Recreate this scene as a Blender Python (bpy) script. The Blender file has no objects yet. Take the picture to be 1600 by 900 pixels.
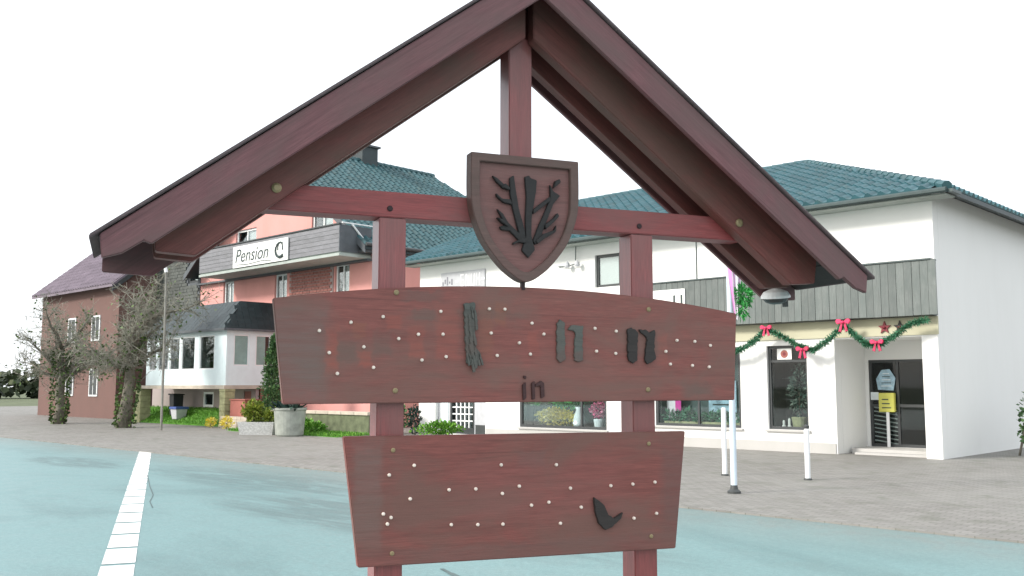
import bpy, bmesh, math, random
from mathutils import Vector, Matrix, noise
random.seed(7)
S = bpy.context.scene
C = S.collection
R = math.radians

# ------------------------------------------------------------------ camera
cam_d = bpy.data.cameras.new("camera")
cam = bpy.data.objects.new("camera", cam_d)
C.objects.link(cam)
cam_d.sensor_width = 36.0
cam_d.lens = 36.0 * 1497.6 / 1600.0
cam_d.clip_start = 0.05
cam_d.clip_end = 3000
cam.location = (0, 0, 1.6)
cam.rotation_euler = (math.pi / 2 + 0.1023, 0, 0)
S.camera = cam

# ------------------------------------------------------------------ sky, sun, exposure
SUN_DIR = Vector((-0.93, -0.36, 0.62)).normalized()
w = bpy.data.worlds.new("World")
S.world = w
w.use_nodes = True
nt = w.node_tree
nt.nodes.clear()
sky = nt.nodes.new("ShaderNodeTexSky")
sky.sky_type = 'NISHITA'
sky.sun_disc = False
sky.sun_elevation = math.asin(SUN_DIR.z)
sky.sun_rotation = math.atan2(SUN_DIR.x, SUN_DIR.y)
sky.air_density = 1.0
sky.dust_density = 4.0
sky.ozone_density = 1.0
mixn = nt.nodes.new("ShaderNodeMix")
mixn.data_type = 'RGBA'
mixn.inputs['Factor'].default_value = 0.75
mixn.inputs['B'].default_value = (8.6, 8.9, 9.2, 1)        # even white cloud cover
bg = nt.nodes.new("ShaderNodeBackground")
bg.inputs['Strength'].default_value = 0.10
wo = nt.nodes.new("ShaderNodeOutputWorld")
nt.links.new(sky.outputs['Color'], mixn.inputs['A'])
nt.links.new(mixn.outputs['Result'], bg.inputs['Color'])
nt.links.new(bg.outputs['Background'], wo.inputs['Surface'])
sd = bpy.data.lights.new("sun", 'SUN')
sun = bpy.data.objects.new("sun", sd)
C.objects.link(sun)
sd.energy = 1.9
sd.angle = R(11)
sd.color = (1.0, 0.96, 0.90)
sun.rotation_euler = (-SUN_DIR).to_track_quat('-Z', 'Y').to_euler()
S.view_settings.view_transform = 'Standard'
S.view_settings.look = 'None'
S.view_settings.gamma = 1.0
S.view_settings.use_curve_mapping = False
S.view_settings.exposure = 0.95

# ------------------------------------------------------------------ materials
def lin(c):
    return tuple(((v / 255) / 12.92 if v / 255 <= 0.04045 else ((v / 255 + 0.055) / 1.055) ** 2.4) for v in c)

class NT:
    """small helper to write node materials"""
    def __init__(s, name):
        s.m = bpy.data.materials.new(name)
        s.m.use_nodes = True
        s.t = s.m.node_tree
        s.b = s.t.nodes['Principled BSDF']
    def n(s, typ, **kw):
        nd = s.t.nodes.new(typ)
        for k, v in kw.items():
            setattr(nd, k, v)
        return nd
    def l(s, a, b):
        s.t.links.new(a, b)
    def coords(s, scale=(1, 1, 1), kind='Object', rnd=True):
        tc = s.n("ShaderNodeTexCoord")
        mp = s.n("ShaderNodeMapping")
        mp.inputs['Scale'].default_value = scale
        s.l(tc.outputs[kind], mp.inputs['Vector'])
        if rnd:
            oi = s.n("ShaderNodeObjectInfo")
            mu = s.n("ShaderNodeMath", operation='MULTIPLY')
            mu.inputs[1].default_value = 37.0
            s.l(oi.outputs['Random'], mu.inputs[0])
            ad = s.n("ShaderNodeVectorMath", operation='ADD')
            s.l(mp.outputs[0], ad.inputs[0])
            s.l(mu.outputs[0], ad.inputs[1])
            return ad.outputs[0]
        return mp.outputs[0]
    def noise(s, vec, scale, detail=4, rough=0.55, dist=0.0):
        t = s.n("ShaderNodeTexNoise")
        t.inputs['Scale'].default_value = scale
        t.inputs['Detail'].default_value = detail
        t.inputs['Roughness'].default_value = rough
        t.inputs['Distortion'].default_value = dist
        s.l(vec, t.inputs['Vector'])
        return t.outputs['Fac']
    def ramp(s, fac, stops):
        r = s.n("ShaderNodeValToRGB")
        e = r.color_ramp.elements
        while len(e) < len(stops):
            e.new(0.5)
        for i, (p, c) in enumerate(stops):
            e[i].position = p
            e[i].color = (*c, 1) if len(c) == 3 else c
        s.l(fac, r.inputs['Fac'])
        return r.outputs['Color']
    def mix(s, fac, a, b, mode='MIX'):
        m = s.n("ShaderNodeMix", data_type='RGBA', blend_type=mode)
        for k, v in (('Factor', fac), ('A', a), ('B', b)):
            if isinstance(v, (int, float)):
                m.inputs[k].default_value = v
            elif isinstance(v, tuple):
                m.inputs[k].default_value = (*v, 1)
            else:
                s.l(v, m.inputs[k])
        return m.outputs['Result']
    def math(s, op, a, b=None):
        m = s.n("ShaderNodeMath", operation=op)
        for i, v in enumerate((a, b)):
            if v is None:
                continue
            if isinstance(v, (int, float)):
                m.inputs[i].default_value = v
            else:
                s.l(v, m.inputs[i])
        return m.outputs[0]
    def bump(s, h, strength=0.3, dist=0.01):
        b = s.n("ShaderNodeBump")
        b.inputs['Strength'].default_value = strength
        b.inputs['Distance'].default_value = dist
        s.l(h, b.inputs['Height'])
        s.l(b.outputs[0], s.b.inputs['Normal'])
    def col(s, c):
        if isinstance(c, tuple):
            s.b.inputs['Base Color'].default_value = (*c, 1)
        else:
            s.l(c, s.b.inputs['Base Color'])
        return s
    def rough(s, v):
        if isinstance(v, (int, float)):
            s.b.inputs['Roughness'].default_value = v
        else:
            s.l(v, s.b.inputs['Roughness'])
        return s

def mul(c, k):
    return tuple(v * k for v in c)

def wood(name, c, weather=None, wamt=0.5, rough=0.62, grain=1.0, stains=None, coat=0.0):
    """stained timber, grain along local X"""
    t = NT(name)
    v = t.coords((1.2, 14, 14))
    g = t.noise(v, 3.0 * grain, 6, 0.6, 0.4)
    fine = t.noise(t.coords((3, 90, 90)), 4, 3, 0.6)
    big = t.noise(t.coords((1, 2.2, 2.2)), 2.1, 5, 0.6, 0.5)
    base = t.ramp(g, [(0.25, mul(c, 0.72)), (0.5, c), (0.8, mul(c, 1.22))])
    base = t.mix(t.ramp(fine, [(0.35, (0.0, 0.0, 0.0)), (0.62, (0.5, 0.5, 0.5))]), base, mul(c, 0.5))
    crk = t.noise(t.coords((0.9, 46, 46)), 1.5, 2, 0.5, 0.2)
    base = t.mix(t.ramp(crk, [(0.62, (0, 0, 0)), (0.70, (0.42, 0.42, 0.42))]), base, mul(c, 0.4))
    if weather:
        f = t.ramp(big, [(0.40, (0, 0, 0)), (0.62, (wamt, wamt, wamt))])
        base = t.mix(f, base, weather)
    oi_ = t.n('ShaderNodeObjectInfo')
    tn = t.ramp(oi_.outputs['Random'], [(0.0, (0.86, 0.86, 0.86)), (1.0, (1.12, 1.12, 1.12))])
    base = t.mix(1.0, base, tn, 'MULTIPLY')
    if stains:
        # unweathered ghosts of letters that have fallen off: patches with a shape of their own
        tc = t.n("ShaderNodeTexCoord")
        sp = t.n("ShaderNodeSeparateXYZ")
        wob = t.n("ShaderNodeTexNoise")
        wob.inputs['Scale'].default_value = 26
        t.l(tc.outputs['Object'], wob.inputs['Vector'])
        wv = t.n("ShaderNodeVectorMath", operation='SCALE')
        wv.inputs['Scale'].default_value = 0.05
        t.l(wob.outputs['Color'], wv.inputs[0])
        ad = t.n("ShaderNodeVectorMath", operation='ADD')
        t.l(tc.outputs['Object'], ad.inputs[0])
        t.l(wv.outputs[0], ad.inputs[1])
        t.l(ad.outputs[0], sp.inputs[0])
        for (x0, z1, x1, z0, colr, amt) in stains:
            cx, cz, hx, hz = (x0 + x1) / 2 + .025, (z0 + z1) / 2 + .025, abs(x1 - x0) / 2, abs(z1 - z0) / 2
            dx = t.math('DIVIDE', t.math('ABSOLUTE', t.math('SUBTRACT', sp.outputs[0], cx)), hx)
            dz = t.math('DIVIDE', t.math('ABSOLUTE', t.math('SUBTRACT', sp.outputs[2], cz)), hz)
            mx = t.math('MAXIMUM', dx, dz)
            mr = t.n("ShaderNodeMapRange", interpolation_type='SMOOTHSTEP')
            mr.inputs['From Min'].default_value = 0.55
            mr.inputs['From Max'].default_value = 1.15
            mr.inputs['To Min'].default_value = amt
            mr.inputs['To Max'].default_value = 0
            t.l(mx, mr.inputs['Value'])
            worn = t.math('MULTIPLY', mr.outputs[0], t.ramp(g, [(0.25, (0.25, 0.25, 0.25)), (0.65, (0.80, 0.80, 0.80))]))
            base = t.mix(worn, base, colr)
    t.col(base)
    t.rough(t.math('ADD', t.math('MULTIPLY', big, 0.25), rough - 0.12))
    if coat:
        t.b.inputs['Coat Weight'].default_value = coat
        t.b.inputs['Coat Roughness'].default_value = 0.22
    h = t.math('ADD', t.math('MULTIPLY', g, 0.6), t.math('MULTIPLY', fine, 0.5))
    t.bump(h, 0.35, 0.004)
    return t.m

def plain(name, c, rough=0.6, var=0.12, scale=3.0, bump=0.0, metal=0.0, spec=None):
    t = NT(name)
    n = t.noise(t.coords(), scale, 5, 0.6)
    t.col(t.ramp(n, [(0.3, mul(c, 1 - var)), (0.7, mul(c, 1 + var))]))
    t.rough(rough)
    t.b.inputs['Metallic'].default_value = metal
    if spec is not None:
        t.b.inputs['Specular IOR Level'].default_value = spec
    if bump:
        n2 = t.noise(t.coords(), scale * 12, 3, 0.6)
        t.bump(n2, bump, 0.01)
    return t.m

def plaster(name, c, dirt, amt=0.25, bscale=60):
    t = NT(name)
    a = t.noise(t.coords((1, 1, 0.45), rnd=False), 0.9, 6, 0.62, 0.3)
    streak = t.noise(t.coords((6, 6, 0.35), rnd=False), 1.0, 4, 0.6)
    f = t.math('MULTIPLY', t.math('MULTIPLY', t.ramp(a, [(0.42, (0, 0, 0)), (0.75, (1, 1, 1))]), streak), amt * 2)
    t.col(t.mix(f, c, dirt))
    t.rough(0.85)
    t.bump(t.noise(t.coords(rnd=False), bscale, 3, 0.6), 0.25, 0.006)
    return t.m

def glass(name, tint=(0.90, 0.94, 0.94), gl=0.0):
    t = NT(name)
    t.t.nodes.remove(t.b)
    out = t.t.nodes['Material Output']
    tr = t.n("ShaderNodeBsdfTransparent")
    tr.inputs['Color'].default_value = (*tint, 1)
    gs = t.n("ShaderNodeBsdfGlossy")
    gs.inputs['Roughness'].default_value = 0.03
    fr = t.n("ShaderNodeFresnel")
    fr.inputs['IOR'].default_value = 1.5
    f = t.math('ADD', t.math('MULTIPLY', fr.outputs[0], 0.6), gl)
    mx = t.n("ShaderNodeMixShader")
    t.l(f, mx.inputs[0]); t.l(tr.outputs[0], mx.inputs[1]); t.l(gs.outputs[0], mx.inputs[2])
    t.l(mx.outputs[0], out.inputs['Surface'])
    return t.m

def leaf(name, c, c2, rough=0.55):
    t = NT(name)
    g = t.n("ShaderNodeNewGeometry")
    r = t.ramp(g.outputs['Random Per Island'], [(0.0, mul(c, 0.6)), (0.5, c), (1.0, c2)])
    t.col(r)
    t.rough(rough)
    t.b.inputs['Specular IOR Level'].default_value = 0.3
    return t.m

def asphalt(name, c, dark, amt, smears=()):
    t = NT(name)
    v = t.coords(rnd=False)
    big = t.noise(t.coords((0.32, 0.75, 1), rnd=False), 0.55, 7, 0.62, 0.9)
    mid = t.noise(v, 2.6, 6, 0.65, 0.4)
    fine = t.noise(v, 85, 2, 0.7)
    f = t.ramp(big, [(0.50, (0, 0, 0)), (0.70, (1, 1, 1))])
    b = t.mix(t.math('MULTIPLY', f, amt), c, dark)
    if smears:                      # tyre worn, damp patches with a shape of their own
        sp = t.n("ShaderNodeSeparateXYZ")
        t.l(v, sp.inputs[0])
        wsp = t.noise(t.coords((0.5, 2.6, 1), rnd=False), 1.1, 6, 0.7, 0.8)
        for (cx, cy, rx, ry) in smears:
            dx = t.math('POWER', t.math('ABSOLUTE', t.math('DIVIDE', t.math('SUBTRACT', sp.outputs[0], cx), rx)), 2.0)
            dy = t.math('POWER', t.math('ABSOLUTE', t.math('DIVIDE', t.math('SUBTRACT', sp.outputs[1], cy), ry)), 2.0)
            f2 = t.math('SUBTRACT', 1.0, t.math('ADD', dx, dy))
            f2 = t.math('MULTIPLY', t.math('MAXIMUM', f2, 0.0), t.ramp(wsp, [(0.38, (0, 0, 0)), (0.62, (1, 1, 1))]))
            b = t.mix(t.math('MINIMUM', t.math('MULTIPLY', f2, 1.9), 0.85), b, (0.070, 0.118, 0.118))
    if smears:                      # grit washed along the edge of the carriageway
        eg = t.n("ShaderNodeMapRange", interpolation_type='SMOOTHSTEP')
        eg.inputs['From Min'].default_value = -13.0
        eg.inputs['From Max'].default_value = -10.8
        t.l(sp.outputs[1], eg.inputs['Value'])
        ef = t.math('MULTIPLY', eg.outputs[0], t.math('ADD', t.math('MULTIPLY', mid, 1.7), -0.15))
        b = t.mix(t.math('MINIMUM', t.math('MAXIMUM', ef, 0.0), 1.0), b, (0.19, 0.19, 0.172))
    b = t.mix(t.ramp(mid, [(0.35, (0.22, 0.22, 0.22)), (0.7, (0, 0, 0))]), b, mul(dark, 0.9))
    crs = t.noise(v, 19, 4, 0.75)
    b = t.mix(t.ramp(crs, [(0.40, (0.34, 0.34, 0.34)), (0.56, (0, 0, 0))]), b, mul(dark, 1.0))
    b = t.mix(t.ramp(crs, [(0.55, (0, 0, 0)), (0.72, (0.35, 0.35, 0.35))]), b, mul(c, 1.45))
    b = t.mix(t.ramp(fine, [(0.42, (0, 0, 0)), (0.68, (0.4, 0.4, 0.4))]), b, mul(c, 1.5))
    t.col(b)
    t.rough(t.math('ADD', t.math('MULTIPLY', mid, 0.3), 0.36))
    t.bump(fine, 0.25, 0.006)
    return t.m

def paving(name):
    t = NT(name)
    br = t.n("ShaderNodeTexBrick")
    br.inputs['Scale'].default_value = 1.0
    br.inputs['Brick Width'].default_value = 0.21
    br.inputs['Row Height'].default_value = 0.11
    br.inputs['Mortar Size'].default_value = 0.007
    br.inputs['Color1'].default_value = (0.192, 0.182, 0.168, 1)
    br.inputs['Color2'].default_value = (0.258, 0.245, 0.228, 1)
    br.inputs['Mortar'].default_value = (0.115, 0.115, 0.095, 1)
    v = t.coords(rnd=False)
    t.l(v, br.inputs['Vector'])
    big = t.noise(v, 0.35, 6, 0.62, 0.8)
    mid = t.noise(v, 1.7, 6, 0.62, 0.6)
    b = t.mix(t.ramp(big, [(0.42, (0, 0, 0)), (0.7, (0.55, 0.55, 0.55))]), br.outputs['Color'], (0.25, 0.245, 0.225))
    b = t.mix(t.ramp(mid, [(0.52, (0, 0, 0)), (0.72, (0.6, 0.6, 0.6))]), b, (0.105, 0.115, 0.08))
    t.col(b)
    t.rough(0.7)
    t.bump(br.outputs['Fac'], -0.4, 0.006)
    return t.m

RED = (0.175, 0.058, 0.060)
M = {}
GH_R, GH_G, GH_K = (0.345, 0.082, 0.058), (0.098, 0.094, 0.080), (0.255, 0.092, 0.055)
ghosts = [(-0.921, 1.855, -0.858, 1.646, GH_R, .75), (-0.808, 1.878, -0.747, 1.799, GH_K, .6), (-0.779, 1.752, -0.714, 1.68, GH_R, .7),
          (-0.663, 1.909, -0.589, 1.843, GH_R, .6), (-0.565, 1.871, -0.479, 1.709, GH_R, .6), (-0.442, 1.956, -0.324, 1.704, GH_R, .5),
          (-0.245, 1.984, -0.162, 1.705, GH_K, .6), (-0.162, 1.979, -0.094, 1.868, GH_K, .7),
          (-0.874, 1.794, -0.785, 1.699, GH_G, .5), (-0.72, 1.84, -0.629, 1.728, GH_G, .5), (-0.562, 1.935, -0.42, 1.888, GH_G, .6),
          (-0.60, 2.02, -0.40, 1.97, GH_G, .6), (0.0, 1.86, 0.06, 1.76, GH_R, .45), (0.68, 1.86, 0.74, 1.70, GH_R, .35), (-1.16, 1.95, -0.90, 1.52, (0.150, 0.125, 0.112), .8), (-0.35, 1.94, 0.0, 1.90, GH_G, .4), (0.80, 1.62, 1.0, 1.55, GH_G, .5)]
M['post'] = wood('post_wood', (0.285, 0.064, 0.062), (0.205, 0.078, 0.072), 0.65, rough=0.5, coat=0.6)
M['beam'] = wood('beam_wood', (0.305, 0.064, 0.064), (0.190, 0.078, 0.074), 0.75, rough=0.5)
M['barge'] = wood('barge_wood', (0.205, 0.084, 0.092), (0.150, 0.088, 0.086), 0.75)
M['rafter'] = wood('rafter_wood', (0.190, 0.058, 0.050), (0.110, 0.064, 0.050), 0.7)
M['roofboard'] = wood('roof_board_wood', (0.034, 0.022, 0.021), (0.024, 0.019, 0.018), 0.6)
M['upper'] = wood('upper_board_wood', (0.240, 0.076, 0.064), (0.165, 0.090, 0.074), 0.8, stains=ghosts)
M['lower'] = wood('lower_board_wood', (0.242, 0.074, 0.062), (0.165, 0.086, 0.070), 0.8,
                  stains=[(0.68, 1.36, 0.88, 0.86, (0.115, 0.078, 0.070), .7), (-0.06, 1.32, 0.10, 1.23, (0.135, 0.090, 0.080), .6), (-0.35, 1.29, 0.55, 1.00, (0.27, 0.092, 0.084), .4), (-0.83, 0.92, 0.85, 0.80, (0.14, 0.090, 0.080), .5), (-0.80, 1.40, -0.66, 0.9, (0.17, 0.13, 0.115), .7)])
M['shield'] = wood('shield_wood', (0.205, 0.088, 0.080), (0.162, 0.092, 0.084), 0.7)
M['rim'] = wood('shield_rim_wood', (0.165, 0.092, 0.080), (0.115, 0.080, 0.068), 0.7)
M['dark_letter'] = wood('letter_wood_dark', (0.030, 0.024, 0.022), None)
M['green_letter'] = wood('letter_wood_weathered', (0.098, 0.106, 0.094), (0.125, 0.092, 0.080), 0.7, stains=[(0.10, 1.765, 0.30, 1.69, (0.125, 0.075, 0.066), .9)])
M['red_letter'] = wood('letter_wood_small', (0.055, 0.020, 0.020), None)
M['black_relief'] = wood('relief_wood_black', (0.020, 0.018, 0.018), None)
M['peg'] = plain('peg_wood', (0.80, 0.70, 0.62), 0.6)
M['bolt'] = plain('bolt_brass', (0.28, 0.22, 0.12), 0.45, metal=0.3)
M['hole'] = plain('bolt_dark', (0.035, 0.018, 0.02), 0.7)
M['felt'] = plain('roof_felt', (0.120, 0.092, 0.096), 0.85, 0.2, 6, 0.4)
M['white'] = plaster('white_plaster', (0.82, 0.82, 0.80), (0.60, 0.60, 0.56), 0.12)
M['plinth'] = plaster('plinth_plaster', (0.47, 0.46, 0.44), (0.30, 0.31, 0.27), 0.3)
M['pink'] = plaster('pink_plaster', (0.68, 0.325, 0.295), (0.55, 0.26, 0.22), 0.5)
M['olive'] = plaster('olive_wall_shade', (0.52, 0.50, 0.36), (0.40, 0.38, 0.25), 0.5)  # olive tone of the shaded wall below the planks
M['clad'] = wood('grey_cladding', (0.180, 0.200, 0.190), (0.125, 0.146, 0.138), 0.75, rough=0.75)
M['balcony'] = wood('balcony_board', (0.25, 0.25, 0.27), (0.17, 0.17, 0.18), 0.7, rough=0.75)
M['slate_panel'] = plain('slate_panel', (0.085, 0.095, 0.105), 0.6, 0.2)
def tilemat(name, c):
    t = NT(name)
    g_ = t.n("ShaderNodeNewGeometry")
    oi = t.n("ShaderNodeObjectInfo")
    f_ = t.math('FRACT', t.math('ADD', g_.outputs['Random Per Island'], oi.outputs['Random']))
    tone = t.ramp(f_, [(0.0, mul(c, 0.82)), (0.4, c), (0.8, mul(c, 1.12)), (1.0, (c[0] * 1.5, c[1] * 1.2, c[2] * 1.2))])
    wn = t.noise(t.coords(), 3.0, 5, 0.6)
    t.col(t.mix(t.ramp(wn, [(0.52, (0, 0, 0)), (0.72, (0.6, 0.6, 0.6))]), tone, (0.055, 0.085, 0.075)))
    t.rough(0.5)
    return t.m
M['tile'] = tilemat('teal_tile', (0.030, 0.104, 0.124))
M['tile2'] = tilemat('teal_tile_blue', (0.030, 0.092, 0.104))
M['shingle'] = plain('dark_shingle', (0.022, 0.036, 0.040), 0.5, 0.3, 1.5)
M['grey_shingle'] = plain('grey_shingle', (0.082, 0.090, 0.082), 0.7, 0.4, 1.5)
M['purple_tile'] = plain('purple_tile', (0.17, 0.135, 0.165), 0.55, 0.25, 2)
M['brown_wall'] = plaster('brown_wall', (0.155, 0.085, 0.072), (0.11, 0.07, 0.06), 0.4)
M['brick'] = plain('brown_brick', (0.30, 0.125, 0.105), 0.8, 0.25, 1.5)
M['base_wall'] = plaster('basement_wall', (0.36, 0.30, 0.29), (0.25, 0.22, 0.2), 0.5)
M['frame_dark'] = plain('dark_frame', (0.045, 0.05, 0.052), 0.4)
M['frame_white'] = plain('white_frame', (0.80, 0.82, 0.82), 0.4, 0.04)
M['panel_white'] = plain('white_panel', (0.72, 0.83, 0.85), 0.45, 0.04)
M['glass'] = glass('window_glass')
M['glass_mirror'] = glass('window_glass_bright', (0.88, 0.92, 0.92), 0.06)
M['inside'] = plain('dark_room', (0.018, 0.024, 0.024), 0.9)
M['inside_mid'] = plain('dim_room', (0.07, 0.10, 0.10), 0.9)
M['net'] = plain('net_curtain', (0.44, 0.60, 0.56), 0.8, 0.12)
M['mast'] = plain('mast_paint', (0.22, 0.215, 0.19), 0.6, 0.3)
M['curtain'] = plain('white_blind', (0.82, 0.83, 0.82), 0.8, 0.05)
M['gutter'] = plain('gutter_metal', (0.05, 0.075, 0.075), 0.45, 0.15)
M['soffit'] = plain('soffit_paint', (0.36, 0.40, 0.37), 0.7, 0.1)
M['pole'] = plain('pole_paint', (0.60, 0.70, 0.78), 0.35, 0.06)
M['bollard'] = plain('bollard_paint', (0.80, 0.82, 0.83), 0.4, 0.06)
M['iron'] = plain('dark_iron', (0.05, 0.055, 0.055), 0.5)
M['green'] = leaf('tinsel_green', (0.035, 0.155, 0.075), (0.12, 0.32, 0.20))
M['fir'] = leaf('fir_green', (0.03, 0.26, 0.05), (0.10, 0.45, 0.12))
M['red'] = plain('bow_red', (0.60, 0.028, 0.105), 0.45, 0.3)
M['dred'] = plain('dark_red', (0.20, 0.02, 0.03), 0.5)
M['yellow'] = plain('yellow_paint', (0.62, 0.60, 0.12), 0.5)
M['paper'] = plain('paper_white', (0.72, 0.78, 0.80), 0.6)
M['paper_blue'] = plain('paper_blue', (0.34, 0.50, 0.60), 0.6, 0.3, 9)
M['grey_sign'] = plain('grey_sign', (0.47, 0.48, 0.50), 0.5, 0.1)
M['grey_ink'] = plain('grey_ink', (0.20, 0.20, 0.23), 0.5)
M['white_ink'] = plain('pale_ink', (0.70, 0.70, 0.72), 0.5)
M['ink'] = plain('dark_ink', (0.03, 0.05, 0.05), 0.5)
M['sign_white'] = plain('sign_white', (0.80, 0.80, 0.77), 0.5, 0.05)
M['bark'] = plain('bark', (0.16, 0.145, 0.115), 0.9, 0.4, 5, 0.6)
M['twig'] = plain('twig', (0.25, 0.245, 0.20), 0.9, 0.3, 5)
M['ivy'] = leaf('ivy_leaf', (0.06, 0.105, 0.03), (0.12, 0.19, 0.05))
M['bush'] = leaf('bush_leaf', (0.14, 0.20, 0.025), (0.32, 0.36, 0.05))
M['conifer'] = leaf('conifer_leaf', (0.055, 0.12, 0.045), (0.13, 0.24, 0.08))
M['window_leaf'] = leaf('window_leaf', (0.05, 0.10, 0.08), (0.20, 0.24, 0.20))
M['dark_leaf'] = leaf('dark_leaf', (0.012, 0.035, 0.028), (0.04, 0.08, 0.06))
M['grass'] = leaf('grass_blade', (0.10, 0.27, 0.03), (0.20, 0.40, 0.05))
M['lawn'] = plain('lawn', (0.10, 0.27, 0.03), 0.9, 0.3, 8)
M['earth'] = plain('field', (0.10, 0.12, 0.06), 0.95, 0.3, 0.3)
M['concrete'] = plain('concrete', (0.30, 0.32, 0.285), 0.85, 0.22, 4, 0.5)
M['washed'] = plain('washed_concrete', (0.46, 0.47, 0.46), 0.85, 0.3, 22, 0.6)
M['stone'] = plain('sandstone', (0.36, 0.36, 0.20), 0.85, 0.25, 6, 0.5)
M['moss'] = plain('mossy_wall', (0.13, 0.15, 0.085), 0.9, 0.35, 4, 0.4)
M['coping'] = plain('coping', (0.52, 0.46, 0.38), 0.8, 0.15, 3)
M['bin'] = plain('bin_black', (0.018, 0.02, 0.022), 0.5)
M['bin_blue'] = plain('bin_blue', (0.06, 0.11, 0.34), 0.5)
M['brown_box'] = plain('brown_box', (0.34, 0.115, 0.09), 0.7)
M['flower_y'] = leaf('yellow_flower', (0.75, 0.62, 0.05), (0.9, 0.8, 0.25))
M['flower_p'] = leaf('pink_flower', (0.62, 0.10, 0.25), (0.8, 0.5, 0.58))
M['magenta'] = plain('magenta_cloth', (0.62, 0.04, 0.32), 0.6)
M['flag_w'] = plain('flag_white', (0.78, 0.74, 0.78), 0.7, 0.05)
M['flag_p'] = plain('flag_pink', (0.62, 0.25, 0.52), 0.7)
M['road'] = asphalt('road_asphalt', (0.160, 0.275, 0.278), (0.080, 0.145, 0.148), 0.8, [(-2.7, -12.5, 4.6, 1.3), (3.0, -14.2, 4.5, 1.2), (-9, -13.2, 2.5, .8)])
M['pave'] = paving('paving_bricks')
M['marking'] = plain('road_paint', (0.78, 0.79, 0.78), 0.6, 0.10, 5, 0.2)
M['tar'] = plain('tar', (0.075, 0.115, 0.115), 0.6)

M['wood_far'] = leaf('far_foliage', (0.05, 0.07, 0.035), (0.10, 0.12, 0.06))
# ------------------------------------------------------------------ mesh helpers
class MB:
    def __init__(s):
        s.v, s.f = [], []
    def add(s, vs, fs):
        o = len(s.v)
        s.v += [tuple(p) for p in vs]
        s.f += [tuple(i + o for i in f) for f in fs]
        return s
    def box(s, x0, x1, y0, y1, z0, z1):
        return s.add([(x0, y0, z0), (x1, y0, z0), (x1, y1, z0), (x0, y1, z0), (x0, y0, z1), (x1, y0, z1), (x1, y1, z1), (x0, y1, z1)],
                     [(0, 3, 2, 1), (4, 5, 6, 7), (0, 1, 5, 4), (1, 2, 6, 5), (2, 3, 7, 6), (3, 0, 4, 7)])
    def prism(s, pts, y0, y1):
        """polygon in local XZ (any winding), extruded y0..y1"""
        a = sum(pts[i][0] * pts[(i + 1) % len(pts)][1] - pts[(i + 1) % len(pts)][0] * pts[i][1] for i in range(len(pts)))
        if a < 0:
            pts = pts[::-1]
        n = len(pts)
        vs = [(x, y0, z) for x, z in pts] + [(x, y1, z) for x, z in pts]
        fs = [tuple(range(n)), tuple(range(2 * n - 1, n - 1, -1))]
        fs += [(i, i + n, (i + 1) % n + n, (i + 1) % n) for i in range(n)]
        return s.add(vs, fs)
    def tube(s, pts, rad, n=8, cap=True):
        pts = [Vector(p) for p in pts]
        if not isinstance(rad, (list, tuple)):
            rad = [rad] * len(pts)
        rings = []
        for i, p in enumerate(pts):
            d = (pts[min(i + 1, len(pts) - 1)] - pts[max(i - 1, 0)])
            d = d.normalized() if d.length > 1e-9 else Vector((0, 0, 1))
            u = d.cross(Vector((0.13, 0.31, 1)) if abs(d.z) < 0.9 else Vector((1, 0.2, 0))).normalized()
            v = d.cross(u)
            rings.append([p + (u * math.cos(2 * math.pi * k / n) + v * math.sin(2 * math.pi * k / n)) * rad[i] for k in range(n)])
        vs = [q for r in rings for q in r]
        fs = []
        for i in range(len(pts) - 1):
            for k in range(n):
                a, b = i * n + k, i * n + (k + 1) % n
                fs.append((a, b, b + n, a + n))
        if cap:
            fs.append(tuple(range(n - 1, -1, -1)))
            fs.append(tuple(range(len(vs) - n, len(vs))))
        return s.add(vs, fs)
    def lathe(s, prof, c=(0, 0, 0), n=20):
        vs, fs = [], []
        for r, z in prof:
            for k in range(n):
                a = 2 * math.pi * k / n
                vs.append((c[0] + r * math.cos(a), c[1] + r * math.sin(a), c[2] + z))
        for i in range(len(prof) - 1):
            for k in range(n):
                fs.append((i * n + k, i * n + (k + 1) % n, (i + 1) * n + (k + 1) % n, (i + 1) * n + k))
        fs.append(tuple(range(n - 1, -1, -1)))
        fs.append(tuple(range(len(vs) - n, len(vs))))
        return s.add(vs, fs)
    def leaf(s, p, d, l, wd):
        d = d.normalized()
        u = d.cross(Vector((random.gauss(0, 1), random.gauss(0, 1), random.gauss(0, 1))))
        if u.length < 1e-6:
            return
        u = u.normalized() * wd
        p = Vector(p)
        s.add([p, p + d * l * .5 + u, p + d * l, p + d * l * .5 - u], [(0, 1, 2, 3)])
    def mesh(s, name):
        me = bpy.data.meshes.new(name)
        me.from_pydata(s.v, [], s.f)
        me.update()
        return me
    def build(s, name, mat, parent=None, bevel=0.0, smooth=False, kind=None, loc=None, rot=None):
        me = s.mesh(name)
        me.materials.append(mat)
        if bevel:
            bm = bmesh.new()
            bm.from_mesh(me)
            es = [e for e in bm.edges if len(e.link_faces) == 2 and e.calc_face_angle(0) > 0.4]
            bmesh.ops.bevel(bm, geom=es, offset=bevel, segments=2, affect='EDGES', clamp_overlap=True)
            bm.to_mesh(me)
            bm.free()
        if smooth:
            for p in me.polygons:
                p.use_smooth = True
        return link(name, me, parent, kind, loc, rot)

def link(name, me, parent=None, kind=None, loc=None, rot=None):
    o = bpy.data.objects.new(name, me)
    C.objects.link(o)
    if parent:
        o.parent = parent
    if kind:
        o['kind'] = kind
    if loc:
        o.location = loc
    if rot:
        o.rotation_euler = rot
    return o

def thing(name, label, cat, loc=(0, 0, 0), rz=0, group=None):
    o = bpy.data.objects.new(name, None)
    C.objects.link(o)
    o.location = loc
    o.rotation_euler = (0, 0, rz)
    return tag(o, label, cat, group)

def tag(o, label, cat, group=None):
    o['label'] = label
    o['category'] = cat
    if group:
        o['group'] = group
    return o

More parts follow.
